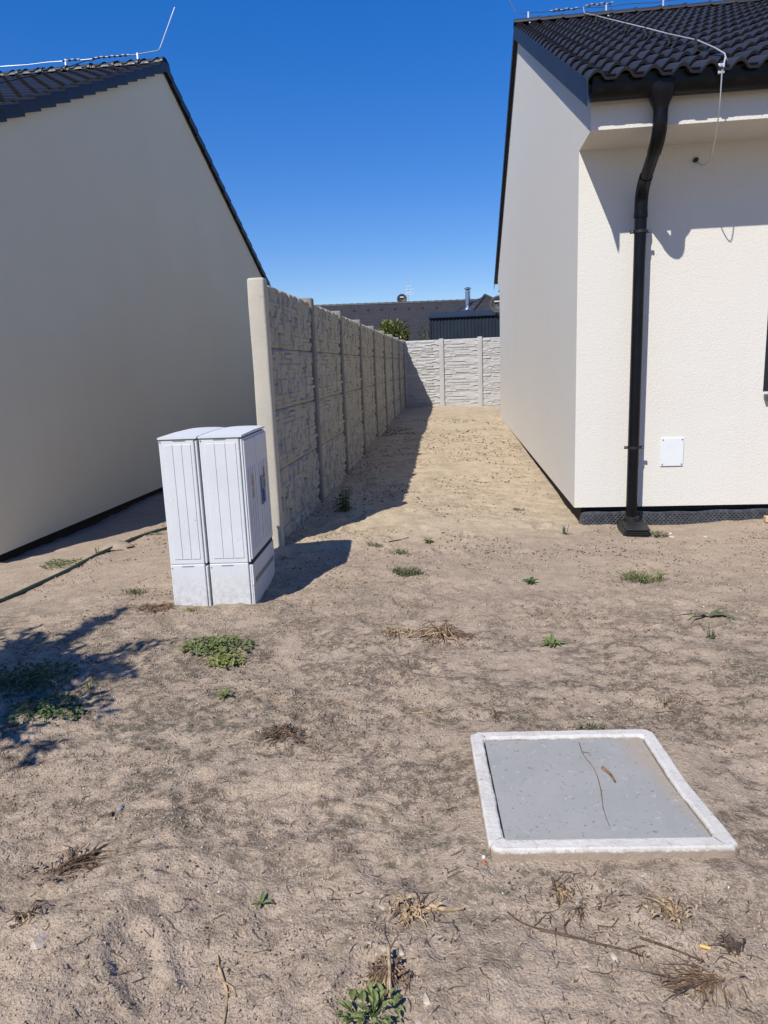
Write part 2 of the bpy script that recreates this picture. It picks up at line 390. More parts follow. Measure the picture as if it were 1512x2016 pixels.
def ground(x, y):
    x = np.asarray(x, float); y = np.asarray(y, float); sh = x.shape
    xc = np.clip(x, -9, 9).ravel(); yc = np.clip(y, -4, 30).ravel()
    z = _w[_n] + _w[_n+1]*xc + _w[_n+2]*yc
    for i in range(_n): z += _w[i]*tps((xc-CP[i,0])**2 + (yc-CP[i,1])**2)
    z = z.reshape(sh)
    near = np.clip(1.15 - np.abs(y-4)/14, .15, 1)
    z = z + near*(.030*vnoise(x*.9, y*.9, 1) + .022*vnoise(x*2.3+4, y*2.6, 2) + .016*vnoise(x*6, y*7.5, 3) + .010*vnoise(x*15, y*17, 4))
    d = np.clip(1.4 - y/6, 0, 1)
    z = z + d*(.009*vnoise(x*34, y*38, 5) + .009*np.maximum(0, vnoise(x*55, y*60, 6)) - .012*np.maximum(0, vnoise(x*24+9, y*27, 7)-.10)*2)
    # wheel-rut like ridge at lower left, soil heaped at the cabinet, flat seat for the chamber
    z = z + .034*np.exp(-((x+1.02-.12*(y-1.6))/.22)**2)*np.clip((2.35-y)/.5, 0, 1)
    z = z - .018*np.exp(-((x+.66-.1*(y-1.6))/.16)**2)*np.clip((2.2-y)/.6, 0, 1)
    z = z + .030*np.exp(-(((x+1.35)/.28)**2 + ((y-4.12)/.16)**2))
    for (fx, fy, fa_, fd) in FEET:
        dx, dy = x-fx, y-fy; m_ = (np.abs(dx) < .35) & (np.abs(dy) < .35)
        if not m_.any(): continue
        c, s_ = math.cos(fa_), math.sin(fa_); u, v = (dx[m_]*c+dy[m_]*s_)/.055, (-dx[m_]*s_+dy[m_]*c)/.135
        q = u*u+v*v + .9*vnoise(x[m_]*22, y[m_]*22, 12)
        z[m_] += fd*(-1.0/(1+np.exp((q-1.0)*5)) + .55*np.exp(-((q-1.75)/.55)**2))
    g = np.exp(-((np.maximum(0, np.abs(x-.41)-.36)/.12)**2 + (np.maximum(0, np.abs(y-2.29)-.36)/.12)**2))
    z = z*(1-.9*g) + .9*g*(.020+.02*vnoise(x*7, y*7, 21))
    return z
_fr = np.random.default_rng(5)
FEET = [(a, b, c, d) for a, b, c, d in zip(_fr.uniform(-1.9, 2.0, 90), 1.3+6.2*_fr.random(90)**1.2, _fr.uniform(-.7, .7, 90)+np.where(_fr.random(90) < .5, 0, 1.57), _fr.uniform(.006, .017, 90)) if not (abs(a-.4) < .6 and abs(b-2.3) < .6)]
def gz(x, y):
    i = min(max(int(np.searchsorted(GX, x))-1, 0), len(GX)-2); j = min(max(int(np.searchsorted(GY, y))-1, 0), len(GY)-2)
    u = (x-GX[i])/(GX[i+1]-GX[i]); v = (y-GY[j])/(GY[j+1]-GY[j])
    return float((GZ[j,i]*(1-u)+GZ[j,i+1]*u)*(1-v)+(GZ[j+1,i]*(1-u)+GZ[j+1,i+1]*u)*v)

def ground_mesh():
    xs = np.r_[-3000,-800,-200,-60,-25,-14,-9,np.arange(-7,-3.4,.10),np.arange(-3.4,-1.9,.035),np.arange(-1.9,2.0,.0145),np.arange(2.0,4.6,.035),np.arange(4.6,8,.2),9,14,25,60,200,800,3000]
    ys = [1.05]
    while ys[-1] < 32: ys.append(ys[-1] + max(.0125, ys[-1]*.0058))
    ys = np.r_[-3000,-800,-200,-60,-25,-12,-6,-3,-1,0,.5,.8,ys,36,45,70,150,400,1000,4000]
    global GX, GY, GZ
    X, Y = np.meshgrid(xs, ys); Z = ground(X, Y); GX, GY, GZ = xs, ys, Z
    V = np.c_[X.ravel(), Y.ravel(), Z.ravel()]
    nx, ny = len(xs), len(ys)
    i = (np.arange(ny-1)[:,None]*nx + np.arange(nx-1)[None,:]).ravel()
    F = np.c_[i, i+1, i+1+nx, i+nx]
    me = bpy.data.meshes.new('ground')
    me.vertices.add(len(V)); me.vertices.foreach_set('co', V.ravel())
    me.loops.add(F.size); me.loops.foreach_set('vertex_index', F.ravel().astype(np.int32))
    me.polygons.add(len(F)); me.polygons.foreach_set('loop_start', np.arange(0, F.size, 4, dtype=np.int32)); me.polygons.foreach_set('loop_total', np.full(len(F), 4, np.int32))
    me.polygons.foreach_set('use_smooth', np.ones(len(F), bool))
    me.update(); me.validate(); me.materials.append(M_SOIL)
    o = bpy.data.objects.new('ground', me); COL.objects.link(o)
    return tag(o, kind='structure')
ground_mesh()

# ------------------------------------------------------------------ roof tile pieces
WAVE, COVER, GAUGE = .197, .394, .34
def tile_mesh():
    mb = MB(); n = 24; L = .40
    def prof(u): return .056*(max(0., math.cos(2*math.pi*(u-.062)/WAVE)+.22)/1.22)**.72
    us = [COVER*i/n for i in range(n+1)]; b = 0
    lift = lambda v: .034*(1-v/GAUGE)
    for v in (0, L):
        for u in us: mb.v.append((u*1.012, v, prof(u)+lift(v)+.016))
    for u in us: mb.v.append((u*1.012, .002, prof(u)*.93+lift(0)-.004))
    for u in us: mb.v.append((u*1.012, .09, prof(u)*.93+lift(.09)-.004))
    k = n+1
    for i in range(n):
        mb.f += [(i, i+1, k+i+1, k+i), (2*k+i, 2*k+i+1, i+1, i), (3*k+i, 3*k+i+1, 2*k+i+1, 2*k+i)]
    mb.f += [(2*k, 0, k, 3*k), (2*k+n, 3*k+n, k+n, n)]
    me = mesh_of(mb, 'roof_tile', smooth=38); me.materials.append(M_TILE); return me
TILE = tile_mesh()
def slope_matrix(x, y, z, th, sign, flip=1, jit=0.):
    # columns: local u -> +/-X, local v -> up the slope, local w -> normal
    v = Vector((0, sign*math.cos(th), math.sin(th))); u = Vector((sign, 0, 0)); w = u.cross(v)
    m = Matrix(((u.x, v.x, w.x, x), (u.y, v.y, w.y, y), (u.z, v.z, w.z, z), (0, 0, 0, 1)))
    if jit: m = m @ Matrix.Rotation(rng.uniform(-jit, jit), 4, 'X') @ Matrix.Rotation(rng.uniform(-jit, jit), 4, 'Z') @ Matrix.Translation((0, rng.uniform(-.004,.004), rng.uniform(-.002,.002)))
    return m
def tiles_stuff(mats, name, parent, off):
    tv = [v.co.copy() for v in TILE.vertices]; tf = [tuple(p.vertices) for p in TILE.polygons]; mb = MB()
    for mt in mats: mb.add([mt@v + off for v in tv], tf)
    o = build(mb, name, M_TILE, parent, 38); tag(o, kind='stuff'); return o
def ridge_mesh(L=.40):
    mb = MB(); n = 12
    rings = [(0, .119, .007), (.035, .119, .007), (.04, .113, 0), (L*.98, .108, -.003)]
    for (x, r, dz) in rings:
        for j in range(n+1):
            a = math.pi*j/n; mb.v.append((x, -r*math.cos(a)*1.05, r*.72*math.sin(a)+dz))
    for i in range(len(rings)-1):
        for j in range(n): b = i*(n+1)+j; mb.f.append((b, b+1, b+n+2, b+n+1))
    for (ri, flip) in ((0, 0), (3, 1)):
        b = len(mb.v); x, r, dz = rings[ri]
        for j in range(n+1):
            a = math.pi*j/n; mb.v.append((x, -(r-.016)*math.cos(a)*1.05, (r-.016)*.70*math.sin(a)+dz-.004))
        for j in range(n):
            q = (ri*(n+1)+j, ri*(n+1)+j+1, b+j+1, b+j); mb.f.append(q if flip else q[::-1])
    me = mesh_of(mb, 'ridge_tile', smooth=35); me.materials.append(M_TILE); return me
RIDGE = ridge_mesh()

# ------------------------------------------------------------------ right-hand house
XH, YH, YB = 1.0416, 6.6, 18.07
ZB, ZS = .141, 3.16
YR = 12.6; KR = .461; TH = math.atan(KR)
def roofz(y): return 3.40 + KR*(min(y, 2*YR-y)-5.85)
X_END = 11.5
HR = empty('white_house', (XH, YH, 0)); HRO = Vector(HR.location)
tag(HR, 'white rendered house on the right with tiled roof and black gutter', 'house')
mb = MB(); ZO = roofz(6.06)-.03
gable = [(YH, ZB), (YH, ZS), (6.06, ZS), (6.06, ZO), (YR, roofz(YR)-.03), (18.75, roofz(18.75)-.03), (18.75, ZS), (YB, ZS), (YB, ZB)]
mb.prism(gable, 'x', XH, XH+.3)
wx0, wx1, wz0, wz1 = 2.622, 3.75, 1.13, 2.38
mb.box(XH+.3, wx0, YH, YH+.3, ZB, ZS); mb.box(wx0, wx1, YH, YH+.3, ZB, wz0); mb.box(wx0, wx1, YH, YH+.3, wz1, ZS); mb.box(wx1, X_END, YH, YH+.3, ZB, ZS)
mb.box(XH+.3, X_END, YB-.3, YB, ZB, ZS)
build(mb, 'wall', M_WALL, HR)
for (ya, yb_) in ((6.06, YH+.3), (YB-.3, 18.75)): build(MB().box(XH+.3, X_END, ya, yb_, ZS, ZO), 'eaves_box', M_WALL, HR)
mb = MB().box(XH+.07, X_END, YH+.07, YB-.07, -.4, ZB+.002)
build(mb, 'plinth', M_PLINTH, HR)
# dimpled membrane
def membrane():
    mb = MB(); x0, x1 = 1.125, 4.6; zt, zb = .088, -.09
    def yy(x, z): return 6.632 - .03*(zt-z)/(zt-zb) + .006*math.sin(x*9)
    def top(x): return zt + .006*math.sin(x*5+1) + .004*math.sin(x*17)
    n = 120
    for i in range(n+1):
        x = x0+(x1-x0)*i/n; mb.v += [(x, yy(x, top(x)), top(x)), (x, yy(x, zb), zb)]
    for i in range(n): b = 2*i; mb.f.append((b, b+1, b+3, b+2))
    mb.add([(x0, yy(x0,zt), zt), (x0, yy(x0,zb), zb), (x0-.05, 6.665, zb), (x0-.012, 6.665, zt-.01)], [(0,3,2,1)])
    r = 0; z = zb
    while z < zt-.012:
        x = x0+.012+(.0185 if r % 2 else 0)
        while x < x1-.01:
            y = yy(x, z); q = .0135; h = .012; k = .0065
            mb.add([(x-q,y-.001,z-q*.8),(x+q,y-.001,z-q*.8),(x+q,y-.001,z+q*.8),(x-q,y-.001,z+q*.8),(x-k,y-h,z-k),(x+k,y-h,z-k),(x+k,y-h,z+k),(x-k,y-h,z+k)],
                   [(4,5,6,7),(0,1,5,4),(1,2,6,5),(2,3,7,6),(3,0,4,7)])
            x += .037
        z += .0175; r += 1
    return mb
build(membrane(), 'dimpled_membrane', M_MEMB, HR)
# window
mb = MB()
for (a,b,c,d) in ((wx0,wx0+.07,wz0,wz1),(wx1-.07,wx1,wz0,wz1),(wx0+.07,wx1-.07,wz0,wz0+.07),(wx0+.07,wx1-.07,wz1-.07,wz1)):
    mb.box(a, b, YH+.02, YH+.09, c, d)
W1 = build(mb, 'window', M_WINF, HR); bevel(W1, .004)
mb = MB().box(wx0+.07, wx1-.07, YH+.05, YH+.06, wz0+.07, wz1-.07); build(mb, 'pane', M_GLASS, W1)
mb = MB().add([(wx0+.01,YH-.045,wz0-.03),(wx1,YH-.045,wz0-.03),(wx1,YH+.1,wz0+.004),(wx0+.01,YH+.1,wz0+.004),(wx0+.01,YH-.045,wz0-.075),(wx1,YH-.045,wz0-.075),(wx1,YH+.02,wz0-.05),(wx0+.01,YH+.02,wz0-.05)],
     [(0,1,2,3),(4,5,1,0),(7,6,5,4),(0,3,7,4),(1,5,6,2)])
build(mb, 'sill', M_SILL, W1)
# roof: deck with its pieces
mb = MB(); x0 = XH-.045
for s in (0, 1):
    ye = 5.92 if s == 0 else 2*YR-5.92
    mb.add([(x0,ye,roofz(ye)-.028),(X_END,ye,roofz(ye)-.028),(X_END,YR,roofz(YR)-.028),(x0,YR,roofz(YR)-.028),
            (x0,ye,roofz(ye)),(X_END,ye,roofz(ye)),(X_END,YR,roofz(YR)),(x0,YR,roofz(YR))],
           [(3,2,1,0),(4,5,6,7),(0,1,5,4),(3,0,4,7)] if s == 0 else [(0,1,2,3),(7,6,5,4),(4,5,1,0),(7,4,0,3)])
ROOF_R = build(mb, 'roof', M_BLACKP, HR)
rest = []
nrow = 22
for r in range(nrow):
    for c in range(0, 27):
        x = XH-.062 + c*COVER; s = r*GAUGE
        y = 5.865 + s*math.cos(TH); z = 3.40 + KR*(5.865-5.85) + s*math.sin(TH)
        mt = Matrix.Translation(-HRO) @ slope_matrix(x, y, z, TH, 1, jit=.004)
        if x < .385*y + .35: inst(TILE, 'roof_tile', ROOF_R, mt)
        else: rest.append(mt)
        rest.append(Matrix.Translation(-HRO) @ slope_matrix(x+COVER, 2*YR-y, z, TH, -1, jit=.003))
tiles_stuff(rest, 'roof_tile_field', ROOF_R, HRO)
x = XH-.075
while x < X_END-.3:
    inst(RIDGE, 'ridge_tile', ROOF_R, Matrix.Translation(Vector((x+.40, YR, roofz(YR)+.055))-HRO) @ Matrix.Rotation(math.pi, 4, 'Z')); x += .36
# metal verge flashing with its notched lower edge
for s in (0, 1):
    mb = MB(); xa, xb = XH-.068, XH-.062
    ya, yb_ = 5.84, YR
    L = (yb_-ya); n = int(L/.31)
    for i in range(n):
        y0 = ya+L*i/n; y1 = ya+L*(i+1)/n
        def P(y, dz, x):
            yy = y if s == 0 else 2*YR-y
            return (x, yy, roofz(y)+dz)
        for (lo, hi, g) in ((-.095, .045, 0), (-.135, -.095, .008)):
            vs = [P(y0+g, lo, xa), P(y1-g, lo, xa), P(y1-g, hi, xa), P(y0+g, hi, xa), P(y0+g, lo, xb), P(y1-g, lo, xb), P(y1-g, hi, xb), P(y0+g, hi, xb)]
            mb.add(vs, [(3,2,1,0),(4,5,6,7),(0,1,5,4),(1,2,6,5),(2,3,7,6),(3,0,4,7)])
    build(mb, 'verge_flashing', M_BARGE, ROOF_R)
# closing strip behind the verge flashing on the far rake
# ------------------------------------------------------------------ gutter
GT = empty('gutter', (XH, 5.9, 3.3)); tag(GT, 'black half round gutter along the front eave of white house', 'gutter')
def gutter_profile(k=1.0):
    pts = []
    for j in range(11):
        a = math.pi + math.pi*j/10
        pts.append((5.975+.078*k*math.cos(a), 3.42+.088*k*math.sin(a)))
    return pts
mb = MB(); gp = gutter_profile(); gi = gutter_profile(.93); gx0, gx1 = XH-.012, X_END
outer = [(5.892, 3.477), (5.896, 3.455)] + gp[0:] + [(6.053, 3.495)]
inner = [(6.048, 3.495)] + gi[::-1] + [(5.905, 3.461), (5.903, 3.477)]
poly = outer + inner
n = len(poly)
vs = [(gx0, p[0], p[1]) for p in poly] + [(gx1, p[0], p[1]) for p in poly]
mb.add(vs, [(i, (i+1)%n, n+(i+1)%n, n+i) for i in range(n)])
build(mb, 'trough', M_GUTTER, GT, 40)
mb = MB().tube([(gx0-.002, 5.896, 3.477), (gx1, 5.896, 3.477)], .009, 8); build(mb, 'front_bead', M_GUTTER, GT, 60)
cap = [(5.893, 3.48)] + gutter_profile(1.04) + [(6.055, 3.48)]
mb = MB().prism(cap, 'x', gx0-.012, gx0-.001); build(mb, 'end_cap', M_GUTTER, GT)
mb = MB()
for x in (2.25, 3.0): mb.box(x-.012, x+.012, 5.89, 6.055, 3.48, 3.488)
build(mb, 'bracket', M_GUTTER, GT)

# ------------------------------------------------------------------ downpipe
PX = 1.525; PY = 6.475
DP = empty('downpipe', (PX, PY, 0)); tag(DP, 'black round downpipe running down the front of the white house', 'downpipe')
mb = MB()
secs = [(3.43, .105, .090), (3.37, .100, .090), (3.31, .075, .074), (3.262, .054, .054), (3.24, .051, .051)]
n = 20
for (z, a, b) in secs:
    for j in range(n):
        t = 2*math.pi*j/n; e = .75
        cx, sy = math.cos(t), math.sin(t)
        mb.v.append((PX+a*math.copysign(abs(cx)**e, cx), 5.970+b*math.copysign(abs(sy)**e, sy), z))
for i in range(len(secs)-1):
    for j in range(n): mb.f.append((i*n+j, (i+1)*n+j, (i+1)*n+(j+1)%n, i*n+(j+1)%n))
mb.f.append(tuple(range(n)))
build(mb, 'outlet_funnel', M_PIPE, DP, 50)
def arc(p0, p1, p2, n=6):
    p0, p1, p2 = Vector(p0), Vector(p1), Vector(p2)
    return [p0*(1-t)**2 + p1*2*t*(1-t) + p2*t*t for t in [i/n for i in range(n+1)]]
def lerp(a, b, t): return Vector(a)*(1-t)+Vector(b)*t
A0, A1, A2, A3 = Vector((PX,5.970,3.255)), Vector((PX,5.970,3.065)), Vector((PX,PY,2.80)), Vector((PX,PY,2.60))
up_el = [A0] + arc(lerp(A1,A0,.6), A1, lerp(A1,A2,.28)) 
mb = MB().tube(up_el, .0525, 20); build(mb, 'upper_elbow', M_PIPE, DP, 50)
mb = MB().tube([lerp(A1,A2,.26), lerp(A1,A2,.76)], .047, 20); build(mb, 'offset_pipe', M_PIPE, DP, 50)
lo_el = [lerp(A1,A2,.72)] + arc(lerp(A1,A2,.74), A2, lerp(A2,A3,.55)) + [A3]
mb = MB().tube(lo_el, .0525, 20); build(mb, 'lower_elbow', M_PIPE, DP, 50)
mb = MB().tube([(PX,PY,2.62),(PX-.004,PY,.03)], .0485, 24); build(mb, 'pipe', M_PIPE, DP, 50)
mb = MB().tube([(PX,PY,2.63),(PX,PY,2.618),(PX,PY,2.598),(PX,PY,2.586)], [.054,.0555,.0555,.054], 24); build(mb, 'socket_ring', M_PIPE, DP, 60)
for z in (2.478, .693):
    mb = MB().tube([(PX,PY,z-.011),(PX,PY,z+.011)], .0525, 24)
    mb.box(PX-.082, PX-.05, PY-.006, PY+.006, z-.012, z+.012); mb.box(PX+.05, PX+.082, PY-.006, PY+.006, z-.012, z+.012)
    mb.box(PX-.01, PX+.01, PY+.05, YH+.003, z-.008, z+.008)
    br = build(mb, 'pipe_clamp', M_BLACKP, DP, 40)
    mb = MB().tube([(PX-.070,PY-.016,z),(PX-.070,PY+.012,z)], .006, 8); mb.tube([(PX+.070,PY-.016,z),(PX+.070,PY+.012,z)], .006, 8)
    build(mb, 'clamp_bolt', M_ALU, br, 40)
# drain gully under the pipe
GU = empty('drain_gully', (1.50, 6.28, 0)); tag(GU, 'black plastic drain gully at the foot of the downpipe', 'drain')
q = Matrix.Rotation(rad(-4), 3, 'Z'); c0 = Vector((1.505, 6.27, 0))
def gp3(x, y, z): p = q@Vector((x, y, 0)); return (c0.x+p.x, c0.y+p.y, z)
mb = MB()
def gbox(mb, x0,x1,y0,y1,z0,z1,dz=0):
    vs = [gp3(x0,y0,z0),gp3(x1,y0,z0),gp3(x1,y1,z0),gp3(x0,y1,z0),gp3(x0,y0,z1),gp3(x1,y0,z1),gp3(x1,y1,z1+dz),gp3(x0,y1,z1+dz)]
    mb.add(vs, [(3,2,1,0),(4,5,6,7),(0,1,5,4),(1,2,6,5),(2,3,7,6),(3,0,4,7)])
gbox(mb, -.115,.095,-.15,.25,-.12,.028,.012); bevel(build(mb, 'body', M_BLACKP, GU), .006)
mb = MB(); gbox(mb, -.10,.10,-.17,.10,.031,.043,.006); bevel(build(mb, 'lid', M_BLACKP, GU), .004)
for i in range(3):
    mb = MB(); gbox(mb, -.098,.085,-.166,-.148,-.022+.017*i,-.012+.017*i); build(mb, 'rib', M_BLACKP, GU)
mb = MB().tube([(PX,PY,.035),(PX,PY,.075),(PX,PY,.08)], [.066,.064,.055], 24); build(mb, 'socket', M_BLACKP, GU, 40)

# ------------------------------------------------------------------ white access plate
AP = empty('access_plate', (1.88, YH, .5)); tag(AP, 'small white access plate with four screws low on the front wall', 'cover plate')
mb = MB().box(1.785, 1.979, YH-.012, YH+.002, .504, .754); bevel(build(mb, 'plate', M_WHITE, AP), .003)
for (x, z) in ((1.80,.738),(1.964,.738),(1.80,.52),(1.964,.52)):
    mb = MB().tube([(x,YH-.0155,z),(x,YH-.011,z)], .0055, 10); build(mb, 'screw', M_SCREW, AP)

# ------------------------------------------------------------------ lightning protection on the right-hand house
LR = empty('lightning_conductor', (2.0, YR, roofz(YR)))
tag(LR, 'silver lightning wire on the white house roof running down past the gutter', 'lightning rod')
RZ = roofz(YR)+.205
mb = MB().tube([(.60,YR-.05,7.35),(.907,YR,6.93),(1.00,YR,6.765),(1.03,YR,6.735)] + [(1.08+.2*i, YR, RZ-.0+.008*math.sin(i*1.7)) for i in range(50)], .0055, 6)
build(mb, 'ridge_wire', M_ALU, LR, 60)
for i in range(6):
    for (xs, dz) in ((1.52, 0.), (2.05, .03)):
        z = RZ+dz+.012*(i % 2)
        cp = build(MB().tube([(xs+.075*i, YR-.012, z), (xs+.04+.075*i, YR-.012, z)], .012, 6), 'coupler', M_ALUW, LR, 60)
        if i < 5: build(MB().tube([(xs+.045+.075*i, YR-.014, z-.004), (xs+.075+.075*i, YR-.014, z-.004)], .0125, 6), 'coupler_band', M_BLACKP, cp, 60)
def clip(xc, m=M_ALUW):
    mb = MB().box(xc-.011, xc+.011, YR-.018, YR-.012, RZ-.075, RZ+.018)
    mb.add([(xc-.011,YR-.018,RZ-.075),(xc+.011,YR-.018,RZ-.075),(xc+.03,YR-.125,RZ-.19),(xc+.005,YR-.125,RZ-.19),
            (xc-.011,YR-.022,RZ-.07),(xc+.011,YR-.022,RZ-.07),(xc+.03,YR-.131,RZ-.187),(xc+.005,YR-.131,RZ-.187)],[(0,1,2,3),(7,6,5,4),(0,3,7,4),(1,5,6,2)])
    build(mb, 'ridge_clip', m, LR)
for xc in (1.19, 2.36, 3.20, 4.45): clip(xc)
XW = 1.985
def surf(y): return roofz(y)+.085
path = [(XW+.03, YR-.05, RZ)]
ysupp = [12.2, 11.3, 10.4, 9.4, 8.45, 7.55, 6.75]
for y in ysupp: path.append((XW+.012*math.sin(y*3), y, surf(y)+.075))
path += [(1.99,6.30,surf(6.3)+.055),(1.985,6.05,surf(6.05)+.035),(1.955,5.90,surf(5.90)-.0),(1.93,5.865,3.52),(1.915,5.855,3.44)]
mb = MB().tube(path, .0055, 6); build(mb, 'slope_wire', M_WIRE, LR, 60)
for y in ysupp:
    z = surf(y)
    mb = MB().box(XW-.012, XW+.012, y-.004, y+.004, z-.035, z+.085); mb.box(XW-.016,XW+.016,y-.09,y+.02,z-.038,z-.032)
    build(mb, 'slope_clip', M_BLACKP, LR)
mb = MB().box(1.885,1.93,5.858,5.884,3.42,3.485); cl = build(mb, 'gutter_clamp', M_ALUW, LR); bevel(cl, .004)
mb = MB().tube([(1.905,5.850,3.455),(1.905,5.860,3.455)], .011, 10); build(mb, 'clamp_bolt', M_SCREW, cl, 40)
lp = [Vector((1.908,5.852,3.44)), Vector((1.925,5.92,3.22)), Vector((1.965,6.10,3.06)), Vector((2.0,6.30,2.975)), Vector((2.005,6.42,2.955)), Vector((2.0,6.50,2.965)), Vector((1.985,6.56,3.0)), Vector((1.98,6.61,3.03))]
def catmull(P, k=5):
    out = []
    for i in range(len(P)-1):
        a, b, c, d = P[max(i-1,0)], P[i], P[i+1], P[min(i+2,len(P)-1)]
        for j in range(k):
            t = j/k; out.append(.5*((2*b)+(c-a)*t+(2*a-5*b+4*c-d)*t*t+(3*b-a-3*c+d)*t**3))
    return out+[P[-1]]
mb = MB().tube(catmull(lp), .0045, 6); build(mb, 'hanging_wire', M_ALUW, LR, 60)
mb = MB().tube([(1.975,YH-.028,3.028),(1.975,YH+.003,3.028)], .019, 12); build(mb, 'wall_grommet', M_BLACKP, LR, 40)

# ------------------------------------------------------------------ satellite dish on the back of the white house
def dish(root, c, R_, axis, mat):
    axis = Vector(axis).normalized(); s = axis.orthogonal().normalized(); t = axis.cross(s)
    mb = MB(); n = 24; rings = 5
    for k in range(rings+1):
        r = R_*k/rings
        for j in range(n):
            a = 2*math.pi*j/n; mb.v.append(tuple(Vector(c)+s*r*math.cos(a)+t*r*math.sin(a)+axis*(.30*r*r/R_)))
    for k in range(rings):
        for j in range(n): mb.f.append((k*n+j, k*n+(j+1)%n, (k+1)*n+(j+1)%n, (k+1)*n+j))
    o = build(mb, 'reflector', mat, root, 60); so = o.modifiers.new('thick', 'SOLIDIFY'); so.thickness = .012
    build(MB().tube([Vector(c)-Vector((0,0,R_*.95)), Vector(c)-Vector((0,0,R_*1.0))+axis*R_*.9], .010, 6), 'feed_arm', M_BLACKP, root)
D2 = empty('satellite_dish', (.99, 18.45, 2.5)); tag(D2, 'dark grey satellite dish peeking out past the back corner of the white house', 'satellite dish')
dish(D2, (1.04, 18.42, 2.83), .22, (-.25, -.93, .25), M_DISH)
mb = MB().tube([(.99,18.46,2.80),(.99,18.5,2.52),(1.12,18.35,2.50),(1.16,18.05,2.50)], .022, 8); build(mb, 'mount_arm', M_BLACKP, D2, 50)
mb = MB().box(.93,1.06,18.385,18.39,2.905,2.93); build(mb, 'name_strip', M_WHITE, D2)

# ------------------------------------------------------------------ left-hand house
XL, ZLB, YL0, YLR, YL1 = -4.10, -.05, 5.84, 10.97, 16.1
KF, KB = .455, .478
def lroof(y): return 5.74 - (KF*(YLR-y) if y < YLR else KB*(y-YLR))
HL = empty('beige_house', (XL, YL0, -.1)); HLO = Vector(HL.location)
tag(HL, 'beige rendered house on the left with its gable wall in shade', 'house')
mb = MB(); LX = -13.0
g = [(YL0, ZLB), (YL0, 2.95), (5.35, 2.95), (5.35, lroof(5.35)-.03), (YLR, lroof(YLR)-.03), (16.55, lroof(16.55)-.03), (16.55, 2.8), (YL1, 2.8), (YL1, ZLB)]
mb.prism(g, 'x', LX, XL); build(mb, 'wall', M_WALL_L, HL)
mb = MB().box(LX+.1, XL-.07, YL0+.07, YL1-.07, -.5, ZLB+.003); build(mb, 'plinth', M_PLINTH, HL)
mb = MB(); xr = XL+.03
for (ya, yb_) in ((5.25, YLR), (16.65, YLR)):
    vs = [(LX,ya,lroof(ya)-.028),(xr,ya,lroof(ya)-.028),(xr,yb_,lroof(yb_)-.028),(LX,yb_,lroof(yb_)-.028),(LX,ya,lroof(ya)),(xr,ya,lroof(ya)),(xr,yb_,lroof(yb_)),(LX,yb_,lroof(yb_))]
    mb.add(vs, [(3,2,1,0),(4,5,6,7),(0,1,5,4),(1,2,6,5),(3,0,4,7)] if ya < yb_ else [(0,1,2,3),(7,6,5,4),(4,5,1,0),(5,6,2,1),(7,4,0,3)])
ROOF_L = build(mb, 'roof', M_BLACKP, HL)
thf, thb = math.atan(KF), math.atan(KB); rest = []
for r in range(19):
    for c in range(22):
        x = XL+.05-COVER-c*COVER; s = r*GAUGE; y = 5.20+s*math.cos(thf); z = lroof(5.20)+s*math.sin(thf)
        if y > YLR-.12: continue
        mt = Matrix.Translation(-HLO) @ slope_matrix(x, y, z, thf, 1, jit=.004)
        if x > -.62*y - .25: inst(TILE, 'roof_tile', ROOF_L, mt)
        else: rest.append(mt)
        s2 = r*GAUGE; yb2 = 16.72-s2*math.cos(thb)
        rest.append(Matrix.Translation(-HLO) @ slope_matrix(x+COVER, yb2, lroof(16.72)+s2*math.sin(thb), thb, -1, jit=.003))
tiles_stuff(rest, 'roof_tile_field', ROOF_L, HLO)
# verge tiles: an L-shaped cloak tile for every course
def verge_mesh():
    mb = MB(); L = .37; prof = [(0,.062),(.0,-.085),(.016,-.085),(.016,.0)]
    pts = [(-.11,.036),(-.085,.066),(-.03,.082),(.012,.080),(.030,.064),(.034,.04),(.034,-.045),(.020,-.045),(.018,.05),(-.03,.062),(-.10,.022)]
    n = len(pts)
    for (v, k) in ((0, .030), (L, .0)):
        for (u, w) in pts: mb.v.append((u, v, w+k))
    for i in range(n): mb.f.append((i, (i+1)%n, n+(i+1)%n, n+i))
    mb.f.append(tuple(range(n))[::-1]); mb.f.append(tuple(range(n, 2*n)))
    me = mesh_of(mb, 'verge_tile', smooth=30); me.materials.append(M_TILE); return me
VERGE = verge_mesh()
vm = MB(); vm.v = [(-v.co.x, v.co.y, v.co.z) for v in VERGE.vertices]; vm.f = [tuple(p.vertices)[::-1] for p in VERGE.polygons]
VERGE_B = mesh_of(vm, 'verge_tile', smooth=30); VERGE_B.materials.append(M_TILE)
for r in range(19):
    s = r*GAUGE; y = 5.20+s*math.cos(thf)
    if y < YLR-.1: inst(VERGE, 'verge_tile', ROOF_L, Matrix.Translation(-HLO) @ slope_matrix(XL+.03, y, lroof(5.20)+s*math.sin(thf), thf, 1, jit=.006))
    yb2 = 16.72-s*math.cos(thb)
    if yb2 > YLR+.1: inst(VERGE_B, 'verge_tile', ROOF_L, Matrix.Translation(-HLO) @ slope_matrix(XL+.03, yb2, lroof(16.72)+s*math.sin(thb), thb, -1, jit=.006))
x = XL+.06; k = 0
while x > LX+.3:
    inst(RIDGE, 'ridge_tile', ROOF_L, Matrix.Translation(Vector((x, YLR, lroof(YLR)+.055))-HLO) @ Matrix.Rotation(math.pi, 4, 'Z')); x -= .36
LL = empty('lightning_conductor', (-4.12, YLR, lroof(YLR))); tag(LL, 'bright lightning rod with bent tip on the ridge of the beige house', 'lightning rod')
ZL = 5.955
